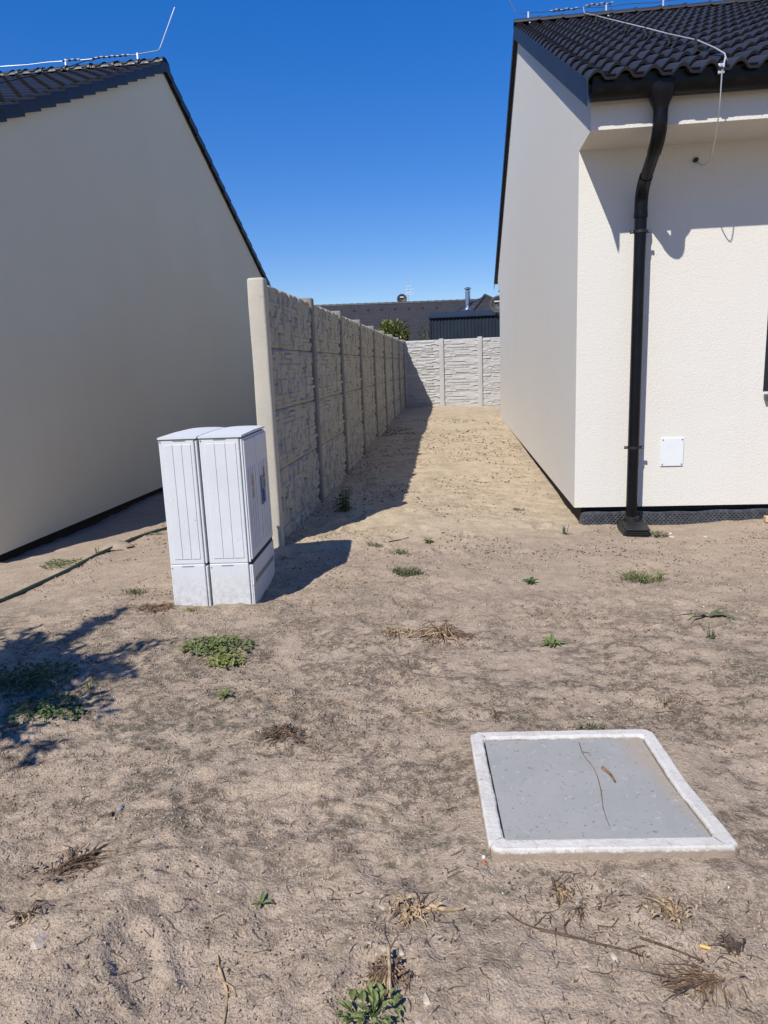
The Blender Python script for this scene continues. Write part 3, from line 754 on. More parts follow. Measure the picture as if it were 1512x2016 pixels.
mb = MB().tube([(-3.837,YLR,6.512),(-4.095,YLR,6.03),(-4.115,YLR,6.0),(-4.15,YLR,5.983),(-4.45,YLR,5.96)]+[(-4.6-.3*i,YLR,ZL+.006*math.sin(i*2.1)) for i in range(26)], .0062, 6)
build(mb, 'ridge_wire', M_ALUW, LL, 60)
for (xs, k, st_) in ((-4.55, 7, .08), (-5.30, 3, .09)):
    for i in range(k):
        z = ZL+.006*(i % 2)
        cp = build(MB().tube([(xs-st_*i,YLR-.012,z),(xs-.045-st_*i,YLR-.012,z)], .012, 6), 'coupler', M_ALUW, LL, 60)
        build(MB().tube([(xs-.047-st_*i,YLR-.013,ZL-.003),(xs-.079-st_*i,YLR-.013,ZL-.003)], .0122, 6), 'coupler_band', M_BLACKP, cp, 60)
for xc in (-4.44, -5.52, -6.6):
    mb = MB().box(xc-.011,xc+.011,YLR-.018,YLR-.012,ZL-.07,ZL+.02)
    mb.add([(xc-.011,YLR-.018,ZL-.07),(xc+.011,YLR-.018,ZL-.07),(xc-.01,YLR-.13,ZL-.17),(xc-.035,YLR-.13,ZL-.17),(xc-.011,YLR-.022,ZL-.065),(xc+.011,YLR-.022,ZL-.065),(xc-.01,YLR-.136,ZL-.167),(xc-.035,YLR-.136,ZL-.167)],[(0,1,2,3),(7,6,5,4),(0,3,7,4),(1,5,6,2)])
    build(mb, 'ridge_clip', M_ALUW, LL)
mb = MB().tube([(-5.0,YLR-.02,ZL),(-5.10,YLR-.10,ZL-.07),(-5.12,YLR-.16,ZL-.08),(-5.3,YLR-.7,lroof(YLR-.7)+.14),(-5.32,YLR-1.5,lroof(YLR-1.5)+.14),(-5.3,6.2,lroof(6.2)+.14)], .0055, 6); build(mb, 'slope_wire', M_BLACKP, LL, 60)

# ------------------------------------------------------------------ concrete fences
def heightfield_panel(w, h, hf, step, base=.0, thick=.04):
    """panel in local (u along, w out, v up); hf(u,v)->relief"""
    nu, nv = int(round(w/step)), int(round(h/step))
    U, V = np.meshgrid(np.linspace(0, w, nu+1), np.linspace(0, h, nv+1))
    H = hf(U, V)
    vs = np.c_[U.ravel(), -H.ravel(), V.ravel()]
    mb = MB(); mb.v = [tuple(p) for p in vs]; k = nu+1
    for j in range(nv):
        for i in range(nu): a = j*k+i; mb.f.append((a, a+1, a+k+1, a+k))
    b = len(mb.v)
    mb.v += [(0, thick, 0), (w, thick, 0), (w, thick, h), (0, thick, h)]
    mb.f.append((b+1, b, b+3, b+2))
    mb.f.append(tuple([b, b+1] + [i for i in range(nu, -1, -1)])); mb.f.append(tuple([b+2, b+3] + [nv*k+i for i in range(nu+1)]))
    mb.f.append(tuple([b+3, b] + [j*k for j in range(nv+1)])); mb.f.append(tuple([b+1, b+2] + [j*k+nu for j in range(nv, -1, -1)]))
    return mb
def stone_field(w, h, seed):
    R = random.Random(seed); cu, cv = .052, .0417
    nu, nv = int(w/cu)+1, int(round(h/cv)); own = -np.ones((nv, nu), int); props = []
    for j in range(nv):
        for i in range(nu):
            if own[j, i] >= 0: continue
            t = R.random()
            a, b = R.choice(((3,1),(2,1),(4,1),(2,2),(3,2),(1,2),(1,3),(2,3),(5,1))) if t > .1 else (1, 1)
            a = min(a, nu-i); b = min(b, nv-j)
            while a > 1 and (own[j, i:i+a] >= 0).any(): a -= 1
            while b > 1 and (own[j:j+b, i:i+a] >= 0).any(): b -= 1
            own[j:j+b, i:i+a] = len(props)
            props.append((R.choice((0, .004, .008, .014, .020, .027)), R.uniform(-.10,.10), R.uniform(-.10,.10), i*cu+a*cu/2, j*cv+b*cv/2, a*cu/2, b*cv/2))
    P = np.array(props)
    def hf(U, V):
        Uw = U + .008*vnoise(U*14, V*14, seed+3); Vw = V + .008*vnoise(U*14+7, V*14, seed+5)
        ii = np.clip((Uw/cu).astype(int), 0, nu-1); jj = np.clip((Vw/cv).astype(int), 0, nv-1)
        p = P[own[jj, ii]]
        H = p[...,0] + p[...,1]*(Uw-p[...,3])*.5 + p[...,2]*(Vw-p[...,4])*.8
        e = np.minimum(p[...,5]-np.abs(Uw-p[...,3]), p[...,6]-np.abs(Vw-p[...,4]))
        H = H - .012*np.clip(1-e/.0085, 0, 1) + .006*vnoise(U*20, V*20, seed) + .003*vnoise(U*50, V*50, seed+1)
        flat = np.clip(np.minimum(np.minimum(U, w-U), np.minimum(V, h-V))/.022, 0, 1)
        ed = np.minimum(V, h-V)
        return (H+.004)*flat - .007*np.clip(1-ed/.006, 0, 1)
    return hf
def ledge_field(w, h, seed):
    R = random.Random(seed); rows = []; v = 0
    while v < h-.02:
        t = R.choice((.026,.034,.042,.05)); t = min(t, h-v); segs = []; u = -R.uniform(0,.2)
        while u < w:
            L = R.uniform(.12,.42); segs.append((u, u+L, R.uniform(0,.022), R.uniform(-.03,.03), R.uniform(.2,.6))); u += L
        rows.append((v, v+t, segs, R.uniform(.006,.02), R.uniform(0,6))); v += t
    def hf(U, V):
        Vw = V + .007*vnoise(U*7, V*5, seed) + .004*vnoise(U*22, V*9, seed+2)
        H = np.zeros_like(U)
        for (a, b, segs, amp, ph) in rows:
            mrow = (Vw >= a) & (Vw < b)
            for (p, q_, d, tl, lean) in segs:
                mm = mrow & (U >= p) & (U < q_)
                t = (Vw-a)/(b-a)
                hv = d + tl*(U-p) - lean*.018*t + .004*vnoise(U*30, V*40, seed+7) - .006*np.clip(1-np.minimum(U-p, q_-U)/.008, 0, 1) - .005*np.clip(1-t/.14, 0, 1)
                H = np.where(mm, hv, H)
        ed = np.minimum(V, h-V)
        return H + .004 - .012*np.clip(1-ed/.006, 0, 1)
    return hf
def post_mb(x0, x1, y0, y1, z0, z1, rc=.018, top=.022):
    pts = []
    for (cx, cy, a0) in ((x1-rc, y1-rc, 0), (x0+rc, y1-rc, 90), (x0+rc, y0+rc, 180), (x1-rc, y0+rc, 270)):
        for k in range(4):
            a = rad(a0+30*k); pts.append((cx+rc*math.cos(a), cy+rc*math.sin(a)))
    n = len(pts); mb = MB(); cx, cy = (x0+x1)/2, (y0+y1)/2
    secs = [(z0, 1), (z1-top, 1), (z1-top*.45, .965), (z1-top*.12, .87), (z1, .70)]
    nz = 14
    secs = [(z0+(z1-top-z0)*i/nz, 1) for i in range(nz)] + secs[1:]
    for (z, k) in secs:
        for (x, y) in pts:
            w = .0022*(vnoise(np.array([z*9.]), np.array([x*30+y*17.]), 3)[0])*2
            mb.v.append((cx+(x-cx)*k+w, cy+(y-cy)*k+w, z))
    for i in range(len(secs)-1):
        for j in range(n): mb.f.append((i*n+j, i*n+(j+1)%n, (i+1)*n+(j+1)%n, (i+1)*n+j))
    mb.f.append(tuple((len(secs)-1)*n+j for j in range(n)))
    return mb
# long side fence: posts at FY0 + n*FP, stone faced panels towards the alley (+X)
FY0, FP, FX = 5.5957, 1.86346, -1.4477
FT = 2.157
FL = empty('concrete_fence', (FX, FY0, 0)); FLO = Vector(FL.location)
tag(FL, 'long stone patterned concrete panel fence beside the cabinet, in shade', 'fence')
pw = FP-.10
PAN = []
for sd_ in (21, 34):
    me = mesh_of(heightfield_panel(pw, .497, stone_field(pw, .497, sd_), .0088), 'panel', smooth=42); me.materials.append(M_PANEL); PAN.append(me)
for n_ in range(9):
    y = FY0+n_*FP
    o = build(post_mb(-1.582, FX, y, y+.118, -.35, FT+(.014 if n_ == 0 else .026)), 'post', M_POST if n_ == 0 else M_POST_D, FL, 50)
    if n_ == 0: o['label'] = 'cream sunlit end post of the fence'
    if n_ == 8: continue
    for k in range(5):
        z = FT-.5*(k+1) - .006
        # local u -> +Y, local v(up) -> Z, outward (-y local) -> +X
        mt = Matrix(((0,-1,0,-1.494), (1,0,0,y+.109), (0,0,1,z), (0,0,0,1)))
        inst(PAN[(n_*2+k*3+(k//2)) % 2], 'panel', FL, Matrix.Translation(-FLO) @ mt)
# fence across the end of the alley
BY = 20.68; BP = 1.066; BX0 = -.424
FB = empty('concrete_fence', (0, BY, .2)); FBO = Vector(FB.location)
tag(FB, 'pale ledge stone concrete fence across the far end of the alley', 'fence')
LED = []
for sd_ in (5, 9, 14):
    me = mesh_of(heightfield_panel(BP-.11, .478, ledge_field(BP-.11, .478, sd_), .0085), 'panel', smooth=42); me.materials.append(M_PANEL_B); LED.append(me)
for i in range(-1, 4):
    x = BX0 + i*BP
    build(post_mb(x-.065, x+.065, BY-.03, BY+.10, -.1, 2.168 if i != 1 else 2.18, .014, .012), 'post', M_POST_B, FB, 50)
    if i == 3: continue
    for k in range(5):
        mt = Matrix(((1,0,0,x+.055), (0,1,0,BY+.02), (0,0,1,2.145-.48*(k+1)), (0,0,0,1)))
        inst(LED[i % 3], 'panel', FB, Matrix.Translation(-FBO) @ mt)

# ------------------------------------------------------------------ utility cabinet
CB = empty('utility_cabinet', (-1.55, 4.5, .02)); tag(CB, 'double white plastic electricity cabinet standing at the end of the long fence', 'cabinet')
ang = rad(3.2); cq = Matrix.Rotation(ang, 3, 'Z'); cO = Vector((-1.815, 4.2125, 0))
def cv(a, b, z): p = cq@Vector((a, b, 0)); return (cO.x+p.x, cO.y+p.y, z)
def cbox(mb, a0, a1, b0, b1, z0, z1):
    mb.add([cv(a0,b0,z0),cv(a1,b0,z0),cv(a1,b1,z0),cv(a0,b1,z0),cv(a0,b0,z1),cv(a1,b0,z1),cv(a1,b1,z1),cv(a0,b1,z1)],
           [(3,2,1,0),(4,5,6,7),(0,1,5,4),(1,2,6,5),(2,3,7,6),(3,0,4,7)]); return mb
WC, DC = .513, .68; ZP, ZT = .298, 1.085
halves = ((0.0, .236), (.250, WC))
for hi, (a0, a1) in enumerate(halves):
    a1b = a1-.018                                   # door frame strip stands at the right of each half
    bod = bevel(build(cbox(MB(), a0, a1b, .012, DC, ZP+.0015, ZT), 'body', M_CAB, CB), .006, 2)
    bevel(build(cbox(MB(), a0, a1b, .0095, DC, -.12, ZP), 'plinth', M_CAB, CB), .005, 2)
    # raised side panel of three bays with narrow grooves between
    pw_ = (a1b-a0-.05); n3 = 3
    for k in range(n3):
        p0 = a0+.032+pw_*k/n3; p1 = a0+.032+pw_*(k+1)/n3-.0035
        bevel(build(cbox(MB(), p0, p1, .0085, .013, ZP+.035, ZT-.032), 'side_panel', M_CAB, CB), .0015, 1)
    build(cbox(MB(), a0+.09, a0+.165, .010, .0125, ZT-.012, ZT-.0075), 'vent_slot', M_CABGAP, CB)
    build(cbox(MB(), a0+.075, a0+.15, .0075, .0105, ZP-.014, ZP-.009), 'vent_slot', M_CABGAP, CB)
    build(MB().tube([cv(a0+.010,.0085,ZT-.014), cv(a0+.010,.0125,ZT-.014)], .0045, 8), 'rivet', M_CABGAP, CB)
    build(MB().tube([cv(a0+.010,.0070,ZP-.022), cv(a0+.010,.0105,ZP-.022)], .0045, 8), 'rivet', M_CABGAP, CB)
    # door-side frame: a bright strip beyond a dark groove
    build(cbox(MB(), a1b, a1b+.006, .03, DC-.004, -.12, ZT-.006), 'groove', M_CABGAP, CB)
    bevel(build(cbox(MB(), a1b+.006, a1, .014, DC-.002, ZP+.006, ZT-.010), 'door_frame', M_CAB, CB), .002, 1)
    bevel(build(cbox(MB(), a1b+.006, a1, .010, DC-.002, -.12, ZP-.014), 'plinth_frame', M_CAB, CB), .002, 1)
    # curved roof
    mb = MB(); n = 10; e = .002; rows = [(.004, 0.0), (.05, .004), (DC*.5, .010), (DC-.05, .004), (DC+.006, 0.0)]
    ax0, ax1 = a0-e, a1+e
    for (b, hh) in rows:
        for i in range(n+1):
            t = i/n; mb.v.append(cv(ax0+(ax1-ax0)*t, b, ZT+.012+hh*.6+.007*math.sin(math.pi*t)**.6))
    for j in range(len(rows)-1):
        for i in range(n): q_ = j*(n+1)+i; mb.f.append((q_, q_+1, q_+n+2, q_+n+1))
    lo = len(mb.v)
    for b in (.004, DC+.006):
        for i in range(n+1): t = i/n; mb.v.append(cv(ax0+(ax1-ax0)*t, b, ZT+.002))
    for i in range(n):
        mb.f.append((lo+i, lo+i+1, i+1, i)); k4 = (len(rows)-1)*(n+1); mb.f.append((lo+n+1+i+1, lo+n+1+i, k4+i, k4+i+1))
    mb.f.append(tuple([lo, 0] + [(n+1)*j for j in range(1, len(rows))] + [lo+n+1])); mb.f.append(tuple([lo+n+n+1] + [(n+1)*j+n for j in range(len(rows)-1, -1, -1)] + [lo+n]))
    mb.f.append(tuple(lo+i for i in range(n+1))[::-1] + tuple(lo+n+1+i for i in range(n+1)))
    build(mb, 'roof', M_CAB, CB, 35)
# doors on the east side (in shade)
for (b0, b1) in ((.020, .318), (.326, DC-.012)):
    dr = bevel(build(cbox(MB(), WC+.0005, WC+.011, b0, b1, ZP+.02, ZT-.022), 'door', M_CAB, CB), .003, 1)
    for k in range(4):
        bb = b0+.055+(b1-b0-.11)*k/3
        build(cbox(MB(), WC+.0112, WC+.015, bb-.008, bb+.008, ZP+.07, ZT-.20), 'rib', M_CAB, dr)
    sb = b0+.14 if b0 < .1 else b0+.19
    build(cbox(MB(), WC+.0153, WC+.0165, sb-.022, sb+.022, .80, .835), 'sticker', M_LABEL_Y, dr)
    build(cbox(MB(), WC+.0153, WC+.0165, sb-.022, sb+.022, .762, .797), 'sticker', M_LABEL_O, dr)
    build(cbox(MB(), WC+.0153, WC+.0165, sb-.02, sb+.02, .69, .752), 'sticker', M_LABEL_G, dr)
    build(cbox(MB(), WC+.0153, WC+.0165, sb-.02, sb+.02, .665, .672), 'sticker', M_WHITE, dr)
build(cbox(MB(), WC+.0004, WC+.0035, .3165, .3275, ZP+.02, ZT-.022), 'door_gap', M_PLINTH, CB)
build(cbox(MB(), WC+.0006, WC+.0032, .014, DC-.006, ZP-.010, ZP+.019), 'door_gap', M_PLINTH, CB)
mb = cbox(MB(), WC+.015, WC+.022, .375, .445, .60, .79); cbox(mb, WC+.022, WC+.034, .40, .43, .615, .70)
bevel(build(mb, 'handle', M_HANDLE, CB), .004, 2)
build(cbox(MB(), WC+.034, WC+.0365, .405, .42, .702, .708), 'key_slot', M_WHITE, CB)
build(cbox(MB(), WC+.0008, WC+.009, .012, DC-.004, .155, ZP-.012), 'plinth_door', M_CAB, CB)
build(cbox(MB(), WC+.0095, WC+.012, .06, DC-.05, .155, .185), 'vent_slot', M_CABGAP, CB)
build(cbox(MB(), WC+.0008, WC+.007, .012, DC-.004, -.12, .15), 'plinth_panel', M_CAB, CB)

# ------------------------------------------------------------------ chamber: concrete frame with a grey lid
mang = rad(3.9); mq = Matrix.Rotation(mang, 3, 'Z'); mC = Vector((.398, 2.293, 0))
CHM = empty('access_chamber', (mC.x, mC.y, 0)); CHM.rotation_euler.z = mang
tag(CHM, 'square whitewashed concrete chamber frame with a flat grey lid', 'manhole')
def local_build(mb, name, mat, smooth=None):
    me = mesh_of(mb, name, (0,0,0), smooth); me.materials.append(mat); o = bpy.data.objects.new(name, me); COL.objects.link(o); o.parent = CHM; return o
def ring_mesh():
    mb = MB(); n = 40; hw = .352; iw = .303
    def skew(x, y): return x + (.032*max(0, -y/.352)*max(0, x/.352))
    def sq(t, r, rc):
        s_, u = int(t) % 4, t-int(t)
        p = -1+2*u; q_ = {0:(p,-1),1:(1,p),2:(-p,1),3:(-1,-p)}[s_]
        x, y = q_[0]*r, q_[1]*r
        k = max(0, abs(p)-(1-rc/r))*r
        d = rc - math.sqrt(max(0, rc*rc - k*k)) if k > 0 else 0
        if s_ in (0, 2): y -= math.copysign(d, y)
        else: x -= math.copysign(d, x)
        return x, y
    secs = [(hw+.004, -.10), (hw+.002, .036), (hw-.001, .048), (hw-.006, .052), (iw+.008, .0525), (iw+.003, .050), (iw, .044), (iw-.002, .0)]
    N = 4*n
    for (r, z) in secs:
        for i in range(N):
            t = i/n; x, y = sq(t, r, .03 if r > .32 else .012)
            k_ = 1.0 if (z < .035 or r < .32) else .45
            j = k_*(.0022*vnoise(np.array([x*24.]), np.array([y*24.]), 5)[0]*2 + .0016*vnoise(np.array([x*75.]), np.array([y*75.+z*90]), 6)[0]*2)
            L = math.hypot(x, y); mb.v.append((skew(x*(1+j/L), y*(1+j/L)), y*(1+j/L), z + (.5*j if z > .03 else 0)))
    for k in range(len(secs)-1):
        for i in range(N): mb.f.append((k*N+i, k*N+(i+1)%N, (k+1)*N+(i+1)%N, (k+1)*N+i))
    return mb
local_build(ring_mesh(), 'frame', M_FRAME, 12)
lidm = MB().prism([(-.298,-.296),(.322,-.296),(.298,.02),(.298,.298),(-.298,.298)], 'z', .018, .042)
o = local_build(lidm, 'lid', M_LID); bevel(o, .002, 1)
local_build(MB().box(-.30, .318, -.30, .30, .005, .016), 'ledge', M_PLINTH)

# ------------------------------------------------------------------ hose, rag, timber
hp = [(-3.30,4.20),(-3.25,4.62),(-3.225,4.98),(-3.20,5.40),(-3.20,6.0),(-3.10,6.55),(-2.98,7.0),(-2.9,7.5)]
hp = catmull([Vector((x, y, gz(x,y)+.013)) for x, y in hp], 6)
o = build(MB().tube(hp, .0155, 10), 'garden_hose', M_HOSE, None, 60, loc=(-3.25, 4.6, 0)); tag(o, 'dark green garden hose lying on the sand beside the beige house', 'hose')
mb = MB(); cx, cy = -3.17, 6.2; n = 12
for j in range(n+1):
    for i in range(n+1):
        u, v = i/n-.5, j/n-.5; z = gz(cx+u*.3, cy+v*.2)+.004 + .075*math.exp(-((u*2.6)**2+(v*2.8)**2)) + .012*math.sin(u*19+v*7)*(.5-abs(u))
        mb.v.append((cx+u*.30+.02*math.sin(v*9), cy+v*.20+.02*math.sin(u*8), z))
for j in range(n):
    for i in range(n): a = j*(n+1)+i; mb.f.append((a, a+1, a+n+2, a+n+1))
o = build(mb, 'cloth_rag', M_RAG, None, 60, loc=(cx, cy, -.05)); o.modifiers.new('thick', 'SOLIDIFY').thickness = .006
tag(o, 'crumpled sandy brown rag lying against the green hose', 'rag')
mb = MB(); tq = Matrix.Rotation(rad(-6), 3, 'Z'); tc = Vector((2.86, 6.44, gz(2.8, 6.44)+.02))
mb.obox(tc, tq@Vector((.21,0,0)), tq@Vector((0,.035,0)), Vector((0,0,.024)))
o = build(mb, 'timber_offcut', M_WOOD, None, loc=(2.86, 6.44, 0)); bevel(o, .002); tag(o, 'pale sawn timber offcut on the soil at the right edge of the photo', 'wood')

# ------------------------------------------------------------------ weeds
def weed(x, y, kind, size, label, mat, n=10, cat='weed', seed=0, group='green weeds in the yard'):
    R = random.Random(seed*13+int(x*100)+int(y*77)); z0 = gz(x, y)-.004
    root = empty('grass_tuft' if kind in ('grass', 'blade') else 'weed', (x, y, z0)); tag(root, label, cat, group)
    lf, st = MB(), MB()
    if kind == 'rosette':
        for i in range(n):
            a = 2*math.pi*i/n + R.uniform(-.3,.3); e = R.uniform(.15,.55); L = size*R.uniform(.65,1.1)
            d = Vector((math.cos(a)*math.cos(e), math.sin(a)*math.cos(e), math.sin(e)))
            lf.leaf((x, y, z0+.004), d, (0,0,1), L, L*R.uniform(.30,.42), .4)
        st.tube([(x,y,z0-.02),(x,y,z0+.008)], .004, 5)
    elif kind == 'grass':
        for i in range(n):
            a = R.uniform(0,6.28); rr = size*.45*R.random()**.6; bx, by = x+rr*math.cos(a)*1.7, y+rr*math.sin(a)*.7; bz = gz(bx,by)-.003
            e = R.uniform(.5,1.35); L = size*R.uniform(.25,.6); a2 = R.uniform(0,6.28)
            lf.leaf((bx,by,bz), (math.cos(a2)*math.cos(e), math.sin(a2)*math.cos(e), math.sin(e)), (0,0,1), L, R.uniform(.004,.008), .8)
        st.tube([(x,y,z0-.02),(x,y,z0+.01)], .003, 5)
    elif kind == 'blade':
        for i in range(n):
            a = R.uniform(-.9,.9)+(math.pi if R.random()<.5 else 0); L = size*R.uniform(.6,1.15)
            pts = [Vector((x,y,z0))+Vector((math.cos(a),math.sin(a)*.8,0))*L*t + Vector((0,0,L*.75*t*(1-.95*t))) for t in (0,.25,.5,.75,1)]
            side = Vector((-math.sin(a),math.cos(a),0)); b = len(lf.v)
            for k, p in enumerate(pts): w = (.006,.008,.007,.005,.0008)[k]; lf.v += [tuple(p-side*w), tuple(p+side*w+Vector((0,0,.003)))]
            for k in range(4): lf.f.append((b+2*k, b+2*k+1, b+2*k+3, b+2*k+2))
        st.tube([(x,y,z0-.02),(x,y,z0+.01)], .004, 5)
    elif kind == 'mat':
        for i in range(n):
            a = R.uniform(0,6.28); rr = size*R.random()**.55
            bx, by = x+rr*math.cos(a)*1.15, y+rr*math.sin(a)*.85; bz = gz(bx,by)+R.uniform(.002,.045)*(1-.6*rr/size)
            a2 = R.uniform(0,6.28); e = R.uniform(-.1,.6); L = R.uniform(.014,.034)
            lf.leaf((bx,by,bz), (math.cos(a2)*math.cos(e), math.sin(a2)*math.cos(e), math.sin(e)), (0,0,1), L, L*.62, .3)
            if i % 12 == 0: st.tube([(x,y,z0+.003),((x+bx)/2,(y+by)/2,gz((x+bx)/2,(y+by)/2)+.012),(bx,by,bz)], .0014, 4)
    elif kind == 'bush':
        for i in range(n):
            a = R.uniform(0,6.28); rr = size*R.random()**.6; bx, by = x+rr*math.cos(a), y+rr*math.sin(a)*.75
            bz = gz(bx,by)+R.uniform(.004,.05)*(1-.7*rr/size); e = R.uniform(.1,.9); L = R.uniform(.018,.036); a2 = a+R.gauss(0,.7)
            lf.leaf((bx,by,bz), (math.cos(a2)*math.cos(e), math.sin(a2)*math.cos(e), math.sin(e)), (0,0,1), L, L*R.uniform(.42,.58), .5)
            if i % 4 == 0: st.tube([(x,y,z0),((x+bx)/2,(y+by)/2,bz*.6+z0*.4),(bx,by,bz)], .0015, 4)
    elif kind == 'stem':
        for s_ in range(n):
            a = R.uniform(0,6.28); rr = size*.22*R.random(); H = size*R.uniform(.55,1.05); lean = R.uniform(.05,.35)
            p0 = Vector((x+rr*math.cos(a), y+rr*math.sin(a), z0)); p1 = p0+Vector((math.cos(a)*lean*H, math.sin(a)*lean*H, H)); st.tube([p0,(p0+p1)/2+Vector((0,0,.01)),p1], [.003,.0025,.0012], 5)
            k = max(4, int(H/.022))
            for j in range(k):
                t = .12+.88*j/k; p = lerp(p0, p1, t)
                for sgn in (0, math.pi):
                    a2 = j*1.57+sgn+R.uniform(-.4,.4); e = R.uniform(-.25,.45); L = size*R.uniform(.14,.24)*(1.15-.6*t)
                    lf.leaf(p, (math.cos(a2)*math.cos(e), math.sin(a2)*math.cos(e), math.sin(e)), (0,0,1), L, L*.45, .5)
    if lf.f: build(lf, 'leaf_cluster', mat, root)
    if st.f: build(st, 'stem', M_WEED_D if kind != 'stem' else mat, root)
    return root
WL = [
 (-1.13,6.95,'stem',.25,'tall leafy green weed at the edge of the fence shadow',M_WEED_D,9),
 (-.26,5.74,'rosette',.07,'small green rosette weed on the pale sand in mid alley',M_WEED,11),
 (-.37,4.89,'grass',.15,'round olive grass tuft between cabinet shadow and chamber, larger of two',M_GRASS,150),
 (-.48,5.38,'grass',.10,'sparse small tuft just behind the round olive tuft',M_GRASS,60),
 (-.68,5.60,'grass',.10,'thin dry looking tuft right of the cabinet shadow tip',M_GRASS,40),
 (1.22,4.84,'grass',.19,'wide low grass tuft in front of the downpipe',M_WEED,140),
 (.91,6.24,'stem',.10,'straggly weed at the front corner of the white house',M_GRASS,7),
 (1.665,6.16,'mat',.085,'low green weed right of the drain gully',M_GRASS,90),
 (.47,4.75,'rosette',.075,'small spiky weed in mid yard ahead of the house corner',M_WEED_D,9),
 (1.40,4.08,'blade',.17,'clump of long blue green grass blades near the right edge',M_GRASS,13),
 (.48,3.69,'rosette',.085,'broad leaved green rosette in the mid yard above the chamber',M_WEED,9),
 (1.31,3.75,'stem',.07,'small weed below the long grass blades near right edge',M_GRASS,7),
 (-1.30,3.53,'mat',.17,'spreading green weed mat in front of the cabinet',M_WEED,430),
 (-1.19,3.33,'mat',.085,'yellow green weed patch at the front of the weed mat',M_WEED_Y,150),
 (-1.08,2.98,'rosette',.055,'tiny green seedling between weed mat and dry clump',M_WEED,8),
 (-.58,1.74,'rosette',.04,'green three leaf sprig alone on bare soil at bottom left',M_WEED,4),
 (-.225,1.405,'bush',.065,'leafy green weed at the bottom edge of the photo',M_WEED,55),
 (.51,2.72,'grass',.075,'few grass blades behind the chamber frame',M_GRASS,26),
 (-2.15,3.12,'mat',.22,'dark green weed patch in the tree shade at the left edge',M_WEED_D,380),
 (-1.84,2.79,'mat',.16,'dark green weed patch nearer the camera in the tree shade',M_WEED_D,210),
 (-1.77,3.04,'stem',.06,'small sprig at the inner edge of the tree shade',M_WEED,4),
 (-2.23,4.55,'grass',.11,'faint olive tuft left of the cabinet',M_GRASS,60),
 (-3.40,5.66,'mat',.16,'weeds at the shadow edge of the beige house',M_WEED,160),
 (-3.26,6.02,'stem',.09,'yellow green sprig next to the rag and hose',M_WEED_Y,4),
 (-2.98,6.60,'blade',.11,'grass blades beside the hose behind the cabinet',M_GRASS,8),
 (.59,7.28,'grass',.08,'tiny faint tuft on the sand beside the white house gable',M_GRASS,40),
]
for i, w in enumerate(WL):
    weed(*w, seed=i, cat='grass' if w[2] in ('grass', 'blade') else 'weed')

# ------------------------------------------------------------------ dry plant litter
def dry(x, y, size, n, label, mats, fan=None, rmax=.0035, flat=.25, name='dry_weed_clump', frag=0, ell=1.0, rot=0.):
    R = random.Random(int(x*311)+int(y*733)+n); z0 = gz(x, y)
    root = empty(name, (x, y, z0)); tag(root, label, 'dead weed', 'dry weeds and roots on the soil')
    for mi, mt in enumerate(mats):
        mb = MB()
        for i in range(n//len(mats)):
            a = R.uniform(0, 6.28) if fan is None else fan + R.gauss(0, .55)
            L = size*R.uniform(.35, 1.05); b0 = Vector((R.gauss(0,size*.14), R.gauss(0,size*.10), 0)); pts = []
            a1 = a; p = b0.copy()
            for k in range(5):
                q_ = Matrix.Rotation(rot, 3, 'Z')@Vector((p.x, p.y*ell, 0)); X_, Y_ = x+q_.x, y+q_.y
                pts.append((X_, Y_, gz(X_, Y_)+.003+flat*L*math.sin(math.pi*min(1, k/4+.12))*R.uniform(.1,.9)))
                a1 += R.uniform(-.55,.55); p = p+Vector((math.cos(a1), math.sin(a1), 0))*L/4
            r = rmax*R.uniform(.3,1); mb.tube(pts, [r, r, r*.85, r*.65, r*.35], 4, False)
        build(mb, 'dry_stem', mt, root, 60)
    if frag:
        mb = MB()
        for i in range(frag):
            a = R.uniform(0,6.28); rr = size*.8*R.random()**.7; X_, Y_ = x+rr*math.cos(a), y+rr*math.sin(a)*.7; e = R.uniform(0,6.28)
            mb.leaf((X_,Y_,gz(X_,Y_)+R.uniform(.002,.012)), (math.cos(e),math.sin(e),R.uniform(-.2,.5)), (0,0,1), R.uniform(.012,.03), R.uniform(.005,.012), .9)
        tag(build(mb, 'dry_leaf_litter', mats[-1], root), kind='stuff')
    return root
dry(-.10,3.76,.21,64,'straw coloured dead weed clump in the centre of the yard',[M_STRAW,M_DRY],flat=.42,frag=120,rmax=.0045,ell=.8)
dry(-.36,3.78,.13,34,'small brown litter heap just left of the straw clump',[M_DRY,M_STRAW],flat=.15,frag=50,rmax=.0028)
dry(-.74,2.66,.12,50,'reddish brown dead weed clump left of the chamber',[M_DRY,M_ROOT],flat=.25,frag=60,rmax=.003)
dry(-.15,1.72,.085,34,'dead weed with a thick pale stem amid mortar lumps',[M_DRY,M_STRAW],flat=.25,frag=45,rmax=.0032)
dry(-.205,1.52,.085,40,'dry straw clump right behind the bottom green weed',[M_STRAW,M_DRY],fan=-1.6,flat=.2,frag=45,rmax=.0028)
dry(.26,1.81,.055,26,'fan of tan dead grass in front of the chamber',[M_STRAW,M_DRY],fan=-1.2,flat=.3,frag=12,rmax=.002)
dry(.30,1.75,.05,16,'little knot of dark stems in front of the chamber',[M_DRY,M_ROOT],flat=.4,rmax=.002)
dry(.55,1.74,.085,26,'leaning dead stalks with pale husks below the chamber corner',[M_DRY,M_STRAW],fan=2.1,flat=.25,frag=26,rmax=.0025)
dry(.57,1.54,.14,80,'spread of fine dark dry roots at the bottom right',[M_ROOT,M_DRY],fan=3.4,flat=.10,frag=20,rmax=.0018,ell=.7)
dry(.66,1.62,.07,22,'looped dark dry vine at the bottom right edge',[M_ROOT],fan=1.5,flat=.6,rmax=.0026)
